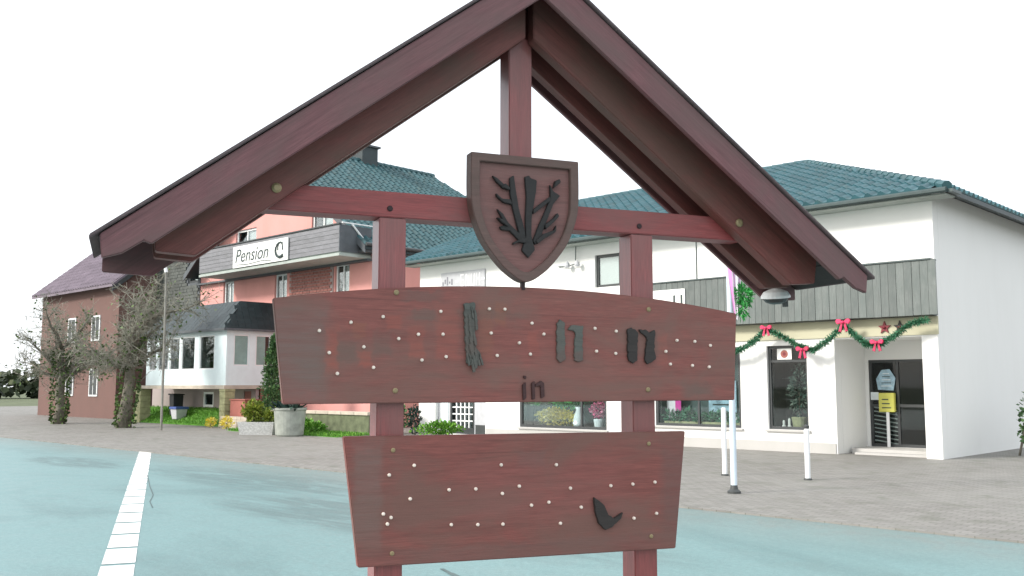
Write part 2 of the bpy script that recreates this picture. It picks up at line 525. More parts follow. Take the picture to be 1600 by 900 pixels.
def beam(name, mat, parent, pts, y0, y1, ang, bevel=0.004):
    """polygon pts in parent's XZ; object's own X axis lies along ang so the grain follows it"""
    ca, sa = math.cos(ang), math.sin(ang)
    ox = sum(p[0] for p in pts) / len(pts)
    oz = sum(p[1] for p in pts) / len(pts)
    q = [((x - ox) * ca + (z - oz) * sa, -(x - ox) * sa + (z - oz) * ca) for x, z in pts]
    return MB().prism(q, y0, y1).build(name, mat, parent, bevel, loc=(ox, 0, oz), rot=(0, -ang, 0))

def wall(mb, s0, s1, z0, z1, y0, y1, holes=()):
    """wall sheet with thickness and rectangular holes (s0,s1,z0,z1)"""
    xs = sorted({s0, s1} | {v for h in holes for v in h[:2] if s0 < v < s1})
    zs = sorted({z0, z1} | {v for h in holes for v in h[2:4] if z0 < v < z1})
    def solid(i, j):
        if i < 0 or j < 0 or i >= len(xs) - 1 or j >= len(zs) - 1:
            return False
        cx, cz = (xs[i] + xs[i + 1]) / 2, (zs[j] + zs[j + 1]) / 2
        return not any(h[0] < cx < h[1] and h[2] < cz < h[3] for h in holes)
    for i in range(len(xs) - 1):
        for j in range(len(zs) - 1):
            if not solid(i, j):
                continue
            a, b, c, d = xs[i], xs[i + 1], zs[j], zs[j + 1]
            mb.add([(a, y0, c), (b, y0, c), (b, y0, d), (a, y0, d)], [(0, 1, 2, 3)])
            mb.add([(a, y1, c), (b, y1, c), (b, y1, d), (a, y1, d)], [(3, 2, 1, 0)])
            if not solid(i - 1, j): mb.add([(a, y0, c), (a, y1, c), (a, y1, d), (a, y0, d)], [(3, 2, 1, 0)])
            if not solid(i + 1, j): mb.add([(b, y0, c), (b, y1, c), (b, y1, d), (b, y0, d)], [(0, 1, 2, 3)])
            if not solid(i, j - 1): mb.add([(a, y0, c), (b, y0, c), (b, y1, c), (a, y1, c)], [(3, 2, 1, 0)])
            if not solid(i, j + 1): mb.add([(a, y0, d), (b, y0, d), (b, y1, d), (a, y1, d)], [(0, 1, 2, 3)])
    return mb

def window(parent, s0, s1, z0, z1, fmat, depth=0.08, mull=(), trans=(), fw=0.06, gmat='glass', back=None, sill=None, name='window', room=0.5):
    """recessed window: frame (the part) > pane, sill, room (the dim inside behind it)"""
    f = MB()
    y0, y1 = depth, depth + 0.06
    f.box(s0, s0 + fw, y0, y1, z0, z1).box(s1 - fw, s1, y0, y1, z0, z1)
    f.box(s0 + fw, s1 - fw, y0, y1, z1 - fw, z1).box(s0 + fw, s1 - fw, y0, y1, z0, z0 + fw)
    for m in mull:
        f.box(m - fw * .4, m + fw * .4, y0 + .006, y1 - .006, z0 + fw, z1 - fw)
    for t in trans:
        f.box(s0 + fw, s1 - fw, y0 + .009, y1 - .009, t - fw * .4, t + fw * .4)
    fo = f.build(name, fmat, parent)
    p = MB().box(s0 + fw * .6, s1 - fw * .6, y0 + .026, y0 + .034, z0 + fw * .6, z1 - fw * .6).build('pane', M[gmat], fo)
    if sill:
        MB().box(s0 - .06, s1 + .06, -.07, y0 - .002, z0 - .05, z0 - .004).build('sill', sill, fo)
    if back:
        b = MB()
        yb = y1 + room
        b.add([(s0, y1 + .01, z0), (s1, y1 + .01, z0), (s1, yb, z0), (s0, yb, z0), (s0, y1 + .01, z1), (s1, y1 + .01, z1), (s1, yb, z1), (s0, yb, z1)],
              [(0, 1, 2, 3), (7, 6, 5, 4), (2, 6, 7, 3), (1, 5, 6, 2), (0, 3, 7, 4)])
        b.build('room', back, fo)
    return fo

def text_mesh(txt, size, depth=0.004, shear=0.0, align='CENTER'):
    cu = bpy.data.curves.new('text', 'FONT')
    cu.body = txt
    cu.size = size
    cu.extrude = depth
    cu.shear = shear
    cu.align_x = align
    o = bpy.data.objects.new('text', cu)
    C.objects.link(o)
    bpy.context.view_layer.update()
    me = bpy.data.meshes.new_from_object(o.evaluated_get(bpy.context.evaluated_depsgraph_get()))
    bpy.data.objects.remove(o)
    return me

def foliage(mb, c, r, n, l, wd, up=0.0, shell=0.35):
    """leaves spread through an uneven ellipsoid"""
    c = Vector(c)
    sd_ = random.uniform(0, 99)
    for _ in range(n):
        d = Vector((random.gauss(0, 1), random.gauss(0, 1), random.gauss(0, 1))).normalized()
        k = random.random() ** shell
        k *= 0.78 + 0.45 * noise.noise(d * 1.9 + Vector((sd_, 0, 0)))
        p = c + Vector((d.x * r[0], d.y * r[1], d.z * r[2])) * k
        mb.leaf(p, d + Vector((random.gauss(0, .5), random.gauss(0, .5), random.gauss(up, .5))), l * random.uniform(.6, 1.3), wd * random.uniform(.6, 1.3))
    return mb

FD = math.atan2(-0.69296, 0.72098)          # direction of the street fronts
P0 = Vector((6.3224, 23.9599, 0))           # on the shop front
Q0 = Vector((-11.26, 37.85, 0))             # front right corner of the winter garden
DV = Vector((0.72098, -0.69296, 0))
BV = Vector((0.69296, 0.72098, 0))          # into the buildings
def WP(s, y, z=0): return P0 + DV * s + BV * y + Vector((0, 0, z))
def QP(s, y, z=0): return Q0 + DV * s + BV * y + Vector((0, 0, z))

# ================================================================== SETTING: ground
def sheet(name, s0, s1, y0, y1, z0, z1, mat, sub=1):
    return MB().box(s0, s1, y0, y1, z0, z1).build(name, mat, None, kind='structure', loc=tuple(P0), rot=(0, 0, FD))
g = MB().add([(-1500, -1500, 0), (1500, -1500, 0), (1500, 1500, 0), (-1500, 1500, 0)], [(0, 1, 2, 3)]).build('ground', M['earth'], None, kind='structure', loc=(0, 0, -0.06))
sheet('road', -160, 160, -42, -10.8, -0.30, 0.0, M['road'])
sheet('pavement', -70, 90, -10.80, 26, -0.30, 0.022, M['pave'])
MB().box(-3.2, 3.2, 2.6, 6.3, -.2, .12).build('sign_island', M['pave'], None, bevel=.02, kind='structure')
# tar joints in the carriageway
def seam(pts, wd):
    mb = MB()
    for i in range(len(pts) - 1):
        a, b = Vector(pts[i]), Vector(pts[i + 1])
        n = Vector((-(b - a).y, (b - a).x, 0)).normalized()
        w0, w1 = wd * random.uniform(.6, 1.3), wd * random.uniform(.6, 1.3)
        mb.add([a - n * w0, b - n * w1, b + n * w1, a + n * w0], [(0, 1, 2, 3)])
    return mb.build('tar_seam', M['tar'], None, kind='structure', loc=(0, 0, .004))
seam([(-6.6, 17.6, 0), (-6.2, 16.6, 0), (-5.8, 15.6, 0), (-5.3, 14.4, 0), (-5.05, 13.6, 0), (-4.75, 12.9, 0)], .008)
seam([(-0.62, 8.65, 0), (-0.53, 8.45, 0), (-0.42, 8.2, 0), (-0.30, 8.05, 0), (-.2, 7.7, 0)], .030)

# ================================================================== VILLAGE SIGN
SIGN = thing('village_sign', 'large red brown wooden village sign with gabled roof, shield and missing letters', 'village sign', (0.0545, 4.4, 0), 0.3832)
TB = math.tan(0.6457)
ANG = 0.6457
ZA = 3.54
def zr(u): return ZA - abs(u) * TB
T = 0.122
for sx in (-1, 1):
    beam('post', M['post'], SIGN, [(sx * .6246 - T / 2, 0.0), (sx * .6246 + T / 2, 0.0), (sx * .6246 + T / 2, 2.337), (sx * .6246 - T / 2, 2.337)], 0.0, T, math.pi / 2)
beam('king_post', M['post'], SIGN, [(-.073, 2.456), (.043, 2.456), (.043, 3.24), (-.073, 3.24)], 0.002, T - .002, math.pi / 2)
tie = beam('tie_beam', M['beam'], SIGN, [(-1.22, 2.339), (1.22, 2.339), (1.18, 2.454), (-1.18, 2.454)], -.003, T, 0.0)
for u in (-.639, .609):
    MB().lathe([(.013, -.002), (.013, .004), (.009, .007)], n=10).build('bolt_head', M['hole'], SIGN, loc=(u, -.0035, 2.378), rot=(math.pi / 2, 0, 0))
for sx in (-1, 1):
    a = -sx * ANG
    rp = [(0.02, zr(.02) - .31), (1.45, 2.12), (1.60, 2.13), (1.62, zr(1.62) - .05), (0.02, zr(.02) - .05)]
    for (y0, y1) in ((-.075, -.004), (.126, .195)):
        rf = beam('rafter', M['rafter'], SIGN, [(sx * x, z) for x, z in rp], y0, y1, a)
        if y0 < 0:
            MB().lathe([(.021, 0), (.021, .006), (.012, .011)], n=12).build('bolt_head', M['bolt'], SIGN, loc=(sx * 1.14, -.0755, 2.417), rot=(math.pi / 2, 0, 0))
    bp = [(0.001, ZA - .1855), (1.62, zr(1.62) - .1855), (1.645, zr(1.645) - .155), (1.72, zr(1.72) - .150), (1.79, zr(1.79) - .12), (1.80, zr(1.8) - .022), (0.001, ZA - .022)]
    beam('barge_board', M['barge'], SIGN, [(sx * x, z) for x, z in bp], -.238, -.212, a)
    bq = [(0.001, ZA - .26), (1.60, zr(1.60) - .26), (1.80, zr(1.8) - .10), (1.80, zr(1.8) - .022), (0.001, ZA - .022)]
    beam('barge_board', M['barge'], SIGN, [(sx * x, z) for x, z in bq], .334, .36, a)
    # roof skin: felt sheet above, single boards below
    cp = [(0.0, ZA), (1.835, zr(1.835)), (1.835, zr(1.835) - .016), (0.0, ZA - .016)]
    slope = beam('roof_cover', M['felt'], SIGN, [(sx * x, z) for x, z in cp], -.252, .372, a, bevel=.003)
    cx, cz = sx * 1.835 / 2, (ZA + zr(1.835) - .02) / 2
    L = 1.80 / math.cos(ANG)
    nb = 15
    bw = L / nb
    bm_ = None
    for k in range(nb):
        d0 = k * bw + bw / 2
        um = d0 * math.cos(ANG)
        if bm_ is None:
            bme = MB().box(-bw / 2 + .0025, bw / 2 - .0025, -.2, .322, -.011, .011).mesh('roof_board')
            # grain along local X -> build the board along X and turn it
            bme = MB().box(-.206, .328, -bw / 2 + .0025, bw / 2 - .0025, -.011, .011).mesh('roof_board')
            bme.materials.append(M['roofboard'])
            bm_ = bme
        o = link('roof_board', bm_, slope)
        # position in sign frame, then into the slope's own frame
        pos = Vector((sx * um, 0, zr(um) - .034))
        rel = Matrix.Rotation(a, 4, 'Y') @ (pos - slope.location)   # inverse of rot(0,-a,0)
        o.location = rel
        o.rotation_euler = (0, 0, math.pi / 2)

# upper board: arched top, leaning sides
top = []
for i in range(25):
    t = -1 + 2 * i / 24
    top.append((t * 1.1377, 1.963 + (1 - t * t) * .088))
up_pts = [(-1.087, 1.527), (1.115, 1.532)] + top[::-1]
UB = MB().prism([(x, z) for x, z in up_pts], -.040, -.001).build('upper_board', M['upper'], SIGN, .004)
LB = MB().prism([(-.834, 1.391), (.827, 1.385), (.763, .836), (-.763, .850)], -.040, -.001).build('lower_board', M['lower'], SIGN, .004)
UP = [(-0.945, 1.832), (-0.902, 1.741), (-0.866, 1.654), (-0.812, 1.87), (-0.755, 1.767), (-0.712, 1.68), (-0.673, 1.898), (-0.603, 1.805), (-0.515, 1.825), (-0.498, 1.714), (-0.414, 1.928), (-0.403, 1.828), (-0.388, 1.73), (-0.186, 1.946), (-0.111, 1.947), (-0.177, 1.838), (-0.148, 1.738), (0.022, 1.887), (0.081, 1.838), (-0.04, 1.796), (0.014, 1.746), (0.343, 1.871), (0.455, 1.86), (0.35, 1.764), (0.451, 1.755), (0.724, 1.768), (0.787, 1.822), (0.888, 1.819), (0.977, 1.801), (0.748, 1.707), (0.872, 1.701), (0.968, 1.695)]
LO = [(-0.528, 1.263), (-0.637, 1.226), (-0.544, 1.123), (-0.66, 1.065), (-0.627, 1.049), (-0.642, 1.023), (-0.37, 1.154), (-0.247, 1.153), (-0.128, 1.254), (-0.122, 1.128), (-0.041, 1.157), (0.018, 1.071), (0.103, 1.08), (0.141, 1.246), (0.211, 1.139), (0.265, 1.051), (0.418, 1.142), (0.534, 1.145), (0.653, 1.15), (0.538, 0.988), (0.659, 1.004), (-0.359, 1.005), (-0.237, 0.999), (-0.119, 0.995), (0.16, 0.984)]
pegm = MB().lathe([(.0075, 0), (.0075, .006), (.006, .0095), (.003, .0105)], n=10).mesh('peg')
pegm.materials.append(M['peg'])
for bd, lst in ((UB, UP), (LB, LO)):
    for (u, z) in lst:
        o = link('peg', pegm, bd, loc=(u, -.040, z), rot=(math.pi / 2 + random.uniform(-.12, .12), random.uniform(-.15, .15), 0))
for (u, z) in ((-.615, 1.582), (.634, 1.969), (-.615, 2.005), (.624, 1.585)):
    MB().lathe([(.012, 0), (.012, .003), (.007, .006)], n=10).build('screw_head', M['bolt'], UB, loc=(u, -.040, z), rot=(math.pi / 2, 0, 0))
for (u, z) in ((-.621, 1.33), (.624, 1.33), (-.62, .90), (.63, .90)):
    MB().lathe([(.010, 0), (.010, .003), (.006, .005)], n=10).build('screw_head', M['bolt'], LB, loc=(u, -.040, z), rot=(math.pi / 2, 0, 0))
def jag(pts, step=.012, amp=.0035):
    out_ = []
    for i, p in enumerate(pts):
        a, b = Vector(p), Vector(pts[(i + 1) % len(pts)])
        n = max(1, int((b - a).length / step))
        for k in range(n):
            q = a.lerp(b, k / n)
            out_.append((q.x + random.uniform(-amp, amp), q.y + random.uniform(-amp, amp)))
    return out_
stroke = [(-0.309, 1.964), (-0.259, 1.976), (-0.253, 1.92), (-0.259, 1.829), (-0.253, 1.767), (-0.227, 1.743), (-0.236, 1.704), (-0.266, 1.687), (-0.294, 1.704), (-0.303, 1.801)]
mb = MB().prism(jag(stroke), -.054, -.0405)
for k in range(15):             # splintered fibres left on the stroke
    x_, z_ = random.uniform(-.297, -.262), 1.955 - k * .017
    mb.prism(jag([(x_, z_), (x_ + .010, z_ + .004), (x_ + .022, z_ - .052), (x_ + .010, z_ - .058)], .015, .002), -.0575 - .0003 * k, -.0535)
for k in range(6):
    x_ = -.30 + k * .012
    mb.prism(jag([(x_, 1.745), (x_ + .008, 1.748), (x_ + .022, 1.693), (x_ + .012, 1.690)], .015, .002), -.0580 - .0004 * k, -.0535)
mb.build('letter', M['green_letter'], UB, .003)['label'] = 'weathered remains of a tall letter stroke'
n1 = [[(0.143, 1.888), (0.162, 1.906), (0.185, 1.896), (0.188, 1.723), (0.161, 1.711), (0.145, 1.722)], [(0.201, 1.864), (0.217, 1.880), (0.254, 1.882), (0.278, 1.884), (0.277, 1.723), (0.26, 1.712), (0.232, 1.719), (0.237, 1.854)]]
n2 = [[(0.511, 1.871), (0.531, 1.882), (0.553, 1.868), (0.567, 1.853), (0.566, 1.723), (0.541, 1.711), (0.514, 1.722)], [(0.573, 1.868), (0.611, 1.868), (0.632, 1.856), (0.663, 1.868), (0.657, 1.757), (0.667, 1.731), (0.617, 1.703), (0.604, 1.716), (0.615, 1.832), (0.598, 1.843)]]
mb = MB()
for p in n1: mb.prism(jag(p), -.050, -.0405)
mb.build('letter', M['green_letter'], UB, .002)['label'] = 'faded greenish letter n'
mb = MB()
for p in n2: mb.prism(jag(p), -.052, -.0405)
mb.build('letter', M['dark_letter'], UB, .002)['label'] = 'dark letter n'
mb = MB()
for p in ([(-0.028, 1.607), (-0.011, 1.620), (-0.008, 1.548), (-0.024, 1.537)], [(-0.022, 1.649), (-0.008, 1.647), (-0.009, 1.634), (-0.020, 1.636)]): mb.prism(p, -.050, -.0405)
mb.build('letter', M['red_letter'], UB, .0015)['label'] = 'small dark letter i'
mb = MB()
for p in ([(0.017, 1.615), (0.033, 1.624), (0.035, 1.544), (0.020, 1.54)], [(0.036, 1.610), (0.064, 1.626), (0.079, 1.615), (0.082, 1.554), (0.064, 1.546), (0.060, 1.603), (0.036, 1.600)]): mb.prism(p, -.050, -.0405)
mb.build('letter', M['red_letter'], UB, .0015)['label'] = 'small dark letter n'
chk = [(0.325, 1.093), (0.351, 1.079), (0.378, 1.054), (0.390, 1.030), (0.399, 1.011), (0.426, 0.994), (0.475, 1.02), (0.465, 0.992), (0.419, 0.957), (0.383, 0.943), (0.348, 0.977), (0.33, 1.03)]
MB().prism(jag(chk, .014, .0015), -.056, -.0405).build('letter', M['dark_letter'], LB, .002)['label'] = 'black broken letter piece shaped like a tick'

# shield
def smooth_outline(pts, sub=5, corners=(0, 1)):
    out = []
    n = len(pts)
    for i in range(n):
        p1, p2 = Vector(pts[i]), Vector(pts[(i + 1) % n])
        if i in corners and (i + 1) % n in corners:
            out.append(tuple(p1)); continue
        p0 = Vector(pts[i - 1]) if i not in corners else p1 * 2 - p2
        p3 = Vector(pts[(i + 2) % n]) if (i + 1) % n not in corners else p2 * 2 - p1
        for k in range(sub):
            t = k / sub
            q = .5 * ((2 * p1) + (p2 - p0) * t + (2 * p0 - 5 * p1 + 4 * p2 - p3) * t * t + (-p0 + 3 * p1 - 3 * p2 + p3) * t ** 3)
            out.append((q.x, q.y))
    return out
half = [(0.268, 2.652), (0.268, 2.47), (0.255, 2.375), (0.215, 2.27), (0.155, 2.185), (0.085, 2.115), (0.0, 2.072)]
ol = [(-half[0][0], half[0][1])] + half + [(-x, z) for x, z in half[-2:0:-1]]
SHX = -.017
out = smooth_outline([(x + SHX, z) for x, z in ol])
inn = smooth_outline([(x * .84 + SHX, 2.384 + (z - 2.384) * .855) for x, z in ol])
SH = MB()
n_ = len(out)
vs = []
for y, o_ in ((-.070, out), (-.070, inn), (-.044, inn), (-.004, out)):
    vs += [(x, y, z) for x, z in o_]
fs = []
for k in range(n_):
    j = (k + 1) % n_
    fs += [(k, j, n_ + j, n_ + k)[::-1], (n_ + k, n_ + j, 2 * n_ + j, 2 * n_ + k)[::-1], (3 * n_ + k, 3 * n_ + j, j, k)[::-1]]
fs.append(tuple(range(3 * n_, 4 * n_)))
SH.add(vs, fs)
shield = SH.build('shield', M['rim'], SIGN, .003)
MB().prism([(x * .998 + SHX * .002, z) for x, z in inn], -.050, -.046).build('field', M['shield'], shield)
tree = {'trunk': [(-0.021, 2.559), (0.002, 2.568), (0.008, 2.556), (0.04, 2.548), (0.036, 2.495), (0.014, 2.373), (0.012, 2.286), (0.030, 2.223), (-0.003, 2.184), (-0.036, 2.216), (-0.016, 2.284), (-0.018, 2.371), (-0.013, 2.467)], 'left': [(-0.096, 2.548), (-0.075, 2.562), (-0.064, 2.487), (-0.050, 2.409), (-0.022, 2.315), (-0.016, 2.262), (-0.037, 2.255), (-0.060, 2.329), (-0.081, 2.407), (-0.094, 2.477)], 'right': [(0.105, 2.533), (0.123, 2.502), (0.158, 2.484), (0.124, 2.445), (0.096, 2.379), (0.060, 2.289), (0.031, 2.245), (0.019, 2.265), (0.044, 2.328), (0.079, 2.402), (0.107, 2.468)], 'b1': [(-0.158, 2.401), (-0.129, 2.38), (-0.104, 2.342), (-0.054, 2.298), (-0.024, 2.284), (-0.040, 2.250), (-0.096, 2.303), (-0.137, 2.305), (-0.146, 2.320), (-0.117, 2.327), (-0.142, 2.371)], 'b2': [(-0.182, 2.552), (-0.159, 2.543), (-0.122, 2.514), (-0.136, 2.503), (-0.163, 2.525)], 'b3': [(-0.163, 2.472), (-0.133, 2.448), (-0.092, 2.448), (-0.083, 2.424), (-0.129, 2.432), (-0.160, 2.456)], 'b4': [(0.017, 2.406), (0.049, 2.434), (0.105, 2.476), (0.109, 2.458), (0.057, 2.416), (0.021, 2.388)], 'b5': [(-0.081, 2.249), (-0.037, 2.273), (-0.014, 2.272), (-0.016, 2.250), (-0.054, 2.253), (-0.081, 2.239)], 'b6': [(0.029, 2.263), (0.066, 2.297), (0.122, 2.318), (0.135, 2.343), (0.132, 2.311), (0.074, 2.276), (0.040, 2.250)],
        'c1': [(-.14, 2.50), (-.12, 2.52), (-.095, 2.50), (-.10, 2.49)], 'c2': [(.13, 2.55), (.152, 2.562), (.158, 2.545), (.12, 2.515)], 'c3': [(.075, 2.34), (.12, 2.375), (.14, 2.40), (.148, 2.385), (.12, 2.355), (.08, 2.32)], 'c4': [(-.16, 2.36), (-.13, 2.352), (-.10, 2.33), (-.11, 2.32), (-.14, 2.34)]}
mb = MB()
for i, (k, v) in enumerate(tree.items()):
    mb.prism(v, -.064 - .0011 * i, -.0505)
mb.build('bare_tree_relief', M['black_relief'], shield, .0025)
beam('hanging_pin', M['hole'], SIGN, [(-.028, 2.038), (-.012, 2.038), (-.012, 2.085), (-.028, 2.085)], -.045, -.02, math.pi / 2, .001)
# spot lamp under the rear eave, right
lp = MB()
lp.lathe([(.080, 0.0), (.079, .012), (.064, .034), (.034, .047), (.012, .052), (.012, .09)], n=20)
sl = lp.build('spotlight', M['bollard'], SIGN, smooth=False, loc=(1.615, .27, 2.085), rot=(0.12, -0.12, 0))
MB().lathe([(.070, -.002), (.058, -.022), (.03, -.034)], n=16).build('lamp_glass', M['frame_dark'], sl)
MB().box(.05, .075, -.01, .01, -.055, -.003).build('sensor', M['iron'], sl)

# ================================================================== SHOP BUILDING (right)
SHOP = thing('shop_building', 'long white shop with teal tiled roof, grey plank band and shop windows', 'shop', tuple(P0), FD)
NW = (0.03, 1.10, 0.55, 2.60)
BW = (-3.35, -0.72, 0.55, 2.60)
DW = (-8.44, -5.04, 0.36, 2.60)
UW = (-5.42, -3.75, 4.45, 5.40)
ED = (-12.35, -9.95, 0.05, 2.35)
REC = (1.81, 3.85, 0.0, 2.71)
sw = MB()
wall(sw, -13.2, 4.2, 0.0, 5.97, 0.0, 0.30, [NW, BW, DW, UW, ED, REC])
sw.box(-13.2, -12.9, .305, 13.4, 0, 5.97).box(3.9, 4.2, .305, 13.4, 0, 5.97).box(-12.895, 3.895, 13.1, 13.4, 0, 5.97)
sw.build('wall', M['white'], SHOP)
rb = MB()
rb.box(1.61, 1.81, .303, 1.62, .0, 2.71)
wall(rb, 1.61, 3.897, 0.0, 2.71, 1.63, 1.78, [(1.90, 3.30, .14, 2.25)])
rb.box(1.62, 3.897, .303, 1.628, 2.712, 2.80)
rb.build('entrance_recess', M['white'], SHOP)
pl = MB()
for a, b in ((-13.2, -12.4), (-9.9, 1.78)):
    pl.box(a, b, -.03, -.001, 0.0, .27)
pl.build('plinth', M['plinth'], SHOP)
st = MB().box(1.9, 3.9, .55, 1.6, .0, .14)
st.box(2.1, 3.9, .25, .55, .0, .07)
st.build('doorstep', M['plinth'], SHOP, .01)
for k_ in range(3):
    MB().box(NW[0] + .1, NW[1] - .1, .5, .52, .75 + .52 * k_, .77 + .52 * k_).build('display_shelf', M['frame_dark'], SHOP)
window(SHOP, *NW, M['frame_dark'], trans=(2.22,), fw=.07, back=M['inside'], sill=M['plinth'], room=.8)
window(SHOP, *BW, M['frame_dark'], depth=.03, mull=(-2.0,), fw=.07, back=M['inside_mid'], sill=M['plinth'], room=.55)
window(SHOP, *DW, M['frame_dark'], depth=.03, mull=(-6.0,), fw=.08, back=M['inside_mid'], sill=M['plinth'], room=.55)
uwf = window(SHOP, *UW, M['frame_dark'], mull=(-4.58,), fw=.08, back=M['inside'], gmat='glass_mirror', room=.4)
MB().box(-5.34, -3.83, .135, .143, 4.53, 5.32).build('blind', M['curtain'], uwf)
# sticker on the narrow window
stk = MB().box(.27, .66, .092, .097, 2.26, 2.535).build('window_sticker', M['sign_white'], SHOP)
MB().lathe([(.098, 0), (.098, .004)], n=18).build('round_mark', M['brown_box'], stk, loc=(.465, .0915, 2.395), rot=(math.pi / 2, 0, 0))
MB().lathe([(.045, 0), (.045, .003)], n=14).build('round_mark', M['dred'], stk, loc=(.465, .0870, 2.395), rot=(math.pi / 2, 0, 0))
# entrance door
dr = MB()
for (a, b) in ((1.90, 1.97), (3.23, 3.30), (2.57, 2.63)):
    dr.box(a, b, 1.66, 1.72, .142, 2.248)
for z in (.142, 1.10, 2.18):
    dr.box(1.97, 2.57, 1.663, 1.717, z, z + .068).box(2.63, 3.23, 1.663, 1.717, z, z + .068)
dr = dr.build('door', M['frame_dark'], SHOP)
MB().box(1.95, 3.25, 1.687, 1.693, .18, 2.22).build('pane', M['glass'], dr)
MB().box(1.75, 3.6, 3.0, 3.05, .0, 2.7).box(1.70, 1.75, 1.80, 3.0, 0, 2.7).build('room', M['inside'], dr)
for k in range(9):        # slanting light reflections in the door glass, built as pale bars
    beam('door_reflection', M['soffit'], dr, [(1.98, .20 + k * .1), (3.2, -.22 + k * .1), (3.2, -.19 + k * .1), (1.98, .235 + k * .1)] if False else [(1.98, .28 + k * .10), (2.55, .20 + k * .10), (2.55, .225 + k * .10), (1.98, .31 + k * .10)], 1.697, 1.707, -.14, 0)
MB().box(1.93, 2.13, 1.650, 1.655, 1.27, 1.46).build('notice', M['paper'], dr)
nb_ = MB().prism([(2.12, 1.52), (2.50, 1.50), (2.56, 1.80), (2.42, 2.02), (2.22, 2.0), (2.08, 1.78)], 1.648, 1.654).build('poster', M['paper_blue'], dr)
for k in range(5):
    MB().box(2.2 + .012 * k, 2.46 - .012 * k, 1.643, 1.647, 1.60 + .075 * k, 1.62 + .075 * k).build('poster_line', M['ink'] if k % 2 else M['paper'], dr)
# left entrance with lattice glazed door
ed = MB().box(-12.35, -11.75, .14, .20, .05, 2.35).box(-10.55, -9.95, .10, .16, .05, 2.35).build('side_panel', M['grey_sign'], SHOP)
MB().box(-12.2, -11.85, .128, .139, .4, 2.2).build('panel_face', M['panel_white'], ed)
MB().box(-10.5, -10.0, .09, .099, .05, .36).build('kick_plate', M['iron'], ed)
ld = MB().box(-11.74, -11.66, .12, .2, .05, 2.35).box(-10.66, -10.56, .12, .2, .05, 2.35).box(-11.66, -10.66, .12, .2, .05, .25).box(-11.66, -10.66, .12, .2, 2.25, 2.35).build('door', M['frame_dark'], SHOP)
lt = MB()
for k in range(1, 5):
    x = -11.66 + k * .2
    lt.box(x - .02, x + .02, .14, .18, .25, 2.25)
for k in range(1, 9):
    z = .25 + k * .2222
    lt.box(-11.66, -10.66, .143, .177, z - .02, z + .02)
lt.build('lattice', M['frame_white'], ld)
MB().box(-11.66, -10.66, .185, .19, .25, 2.25).build('pane', M['glass'], ld)
MB().box(-11.7, -10.6, .40, .45, .05, 2.35).build('room', M['inside_mid'], ld)
# wall shade and reflected light under the plank band, coloured as an olive strip
MB().box(-4.1, 4.23, -.035, -.001, 2.74, 3.14).build('wall_shade_strip', M['olive'], SHOP)
# plank band, every plank a piece of its own
band = MB().box(-4.1, 4.2, -.318, -.002, 3.15, 3.20).box(-4.1, 4.2, -.318, -.002, 4.30, 4.345)
band.box(-4.1, 4.2, -.318, -.29, 3.25, 3.33).box(-4.1, 4.2, -.318, -.29, 4.15, 4.23)
band = band.build('plank_band', M['frame_dark'], SHOP)
pw = .176
pme = []
for v in range(4):
    m_ = MB().box(-.60, .60, -pw / 2 + .004, pw / 2 - .004, -.011, .011)
    me = m_.mesh('plank')
    me.materials.append(M['clad'])
    pme.append(me)
k = 0
x = -4.1
while x < 4.2:
    o = link('plank', random.choice(pme), band, loc=(x + pw / 2, -.331 - random.choice((0, .004, .008)), 3.755 + random.uniform(-.006, .006)), rot=(0, -math.pi / 2, 0))
    o.rotation_euler = Matrix(((0, 1, 0), (0, 0, 1), (1, 0, 0))).to_euler()   # local X up, local Y along the band, local Z into the wall
    x += pw
    k += 1
for j in range(2):
    o = link('plank', pme[0], band, loc=(4.213, -.24 + j * .165, 3.755))
    o.rotation_euler = Matrix(((0, 0, 1), (0, 1, 0), (-1, 0, 0))).to_euler()
MB().box(-4.12, 4.24, -.37, -.003, 4.362, 4.395).build('coping', M['gutter'], band)
# white plate on the planks with the tops of two letters
wp = MB().box(-3.12, -2.10, -.375, -.347, 3.58, 4.17).build('sign_plate', M['sign_white'], SHOP)
mb = MB()
for cx in (-2.43, -2.20):
    mb.box(cx - .03, cx + .03, -.380, -.3755, 3.66, 4.01)
mb.box(-2.40, -2.23, -.3795, -.3755, 3.66, 3.71)
mb.build('lettering', M['ink'], wp)
# grey sign on the left of the wall
gs = MB().box(-12.05, -9.95, -.05, -.003, 4.75, 5.40).build('wall_sign', M['grey_sign'], SHOP)
mb = MB()
random.seed(3)
x = -11.35
for gph in ('bar', 'E', 'N', 'U', 'H', 'bar'):
    h0, h1 = 4.88, 5.30
    if gph in 'EH': mb.box(x, x + .05, -.056, -.051, h0, h1)
    if gph == 'E':
        for z in (h0, (h0 + h1) / 2 - .02, h1 - .05): mb.box(x + .05, x + .17, -.056, -.051, z, z + .05)
    if gph == 'N':
        mb.box(x, x + .05, -.056, -.051, h0, h1).box(x + .15, x + .2, -.056, -.051, h0, h1).prism([(x + .05, h1), (x + .09, h1), (x + .15, h0), (x + .11, h0)], -.055, -.051)
    if gph == 'U': mb.box(x, x + .05, -.056, -.051, h0, h1).box(x + .15, x + .2, -.056, -.051, h0, h1).box(x + .05, x + .15, -.056, -.051, h0, h0 + .05)
    if gph == 'H': mb.box(x + .15, x + .2, -.056, -.051, h0, h1).box(x + .05, x + .15, -.056, -.051, 5.07, 5.12)
    if gph == 'bar': mb.box(x, x + .16, -.056, -.051, 5.04, 5.12)
    x += .25
mb.build('lettering', M['white_ink'], gs)
mb = MB()
for k in range(5): mb.box(-11.98 + .11 * k, -11.92 + .11 * k, -.055, -.051, 4.98 + .05 * (k % 2), 5.10 + .08 * (k % 3))
mb.build('emblem', M['grey_ink'], gs)
MB().tube([(-1.95, -.015, 5.72), (-1.95, -.015, 4.42)], .012, 6).build('cable', M['gutter'], SHOP)
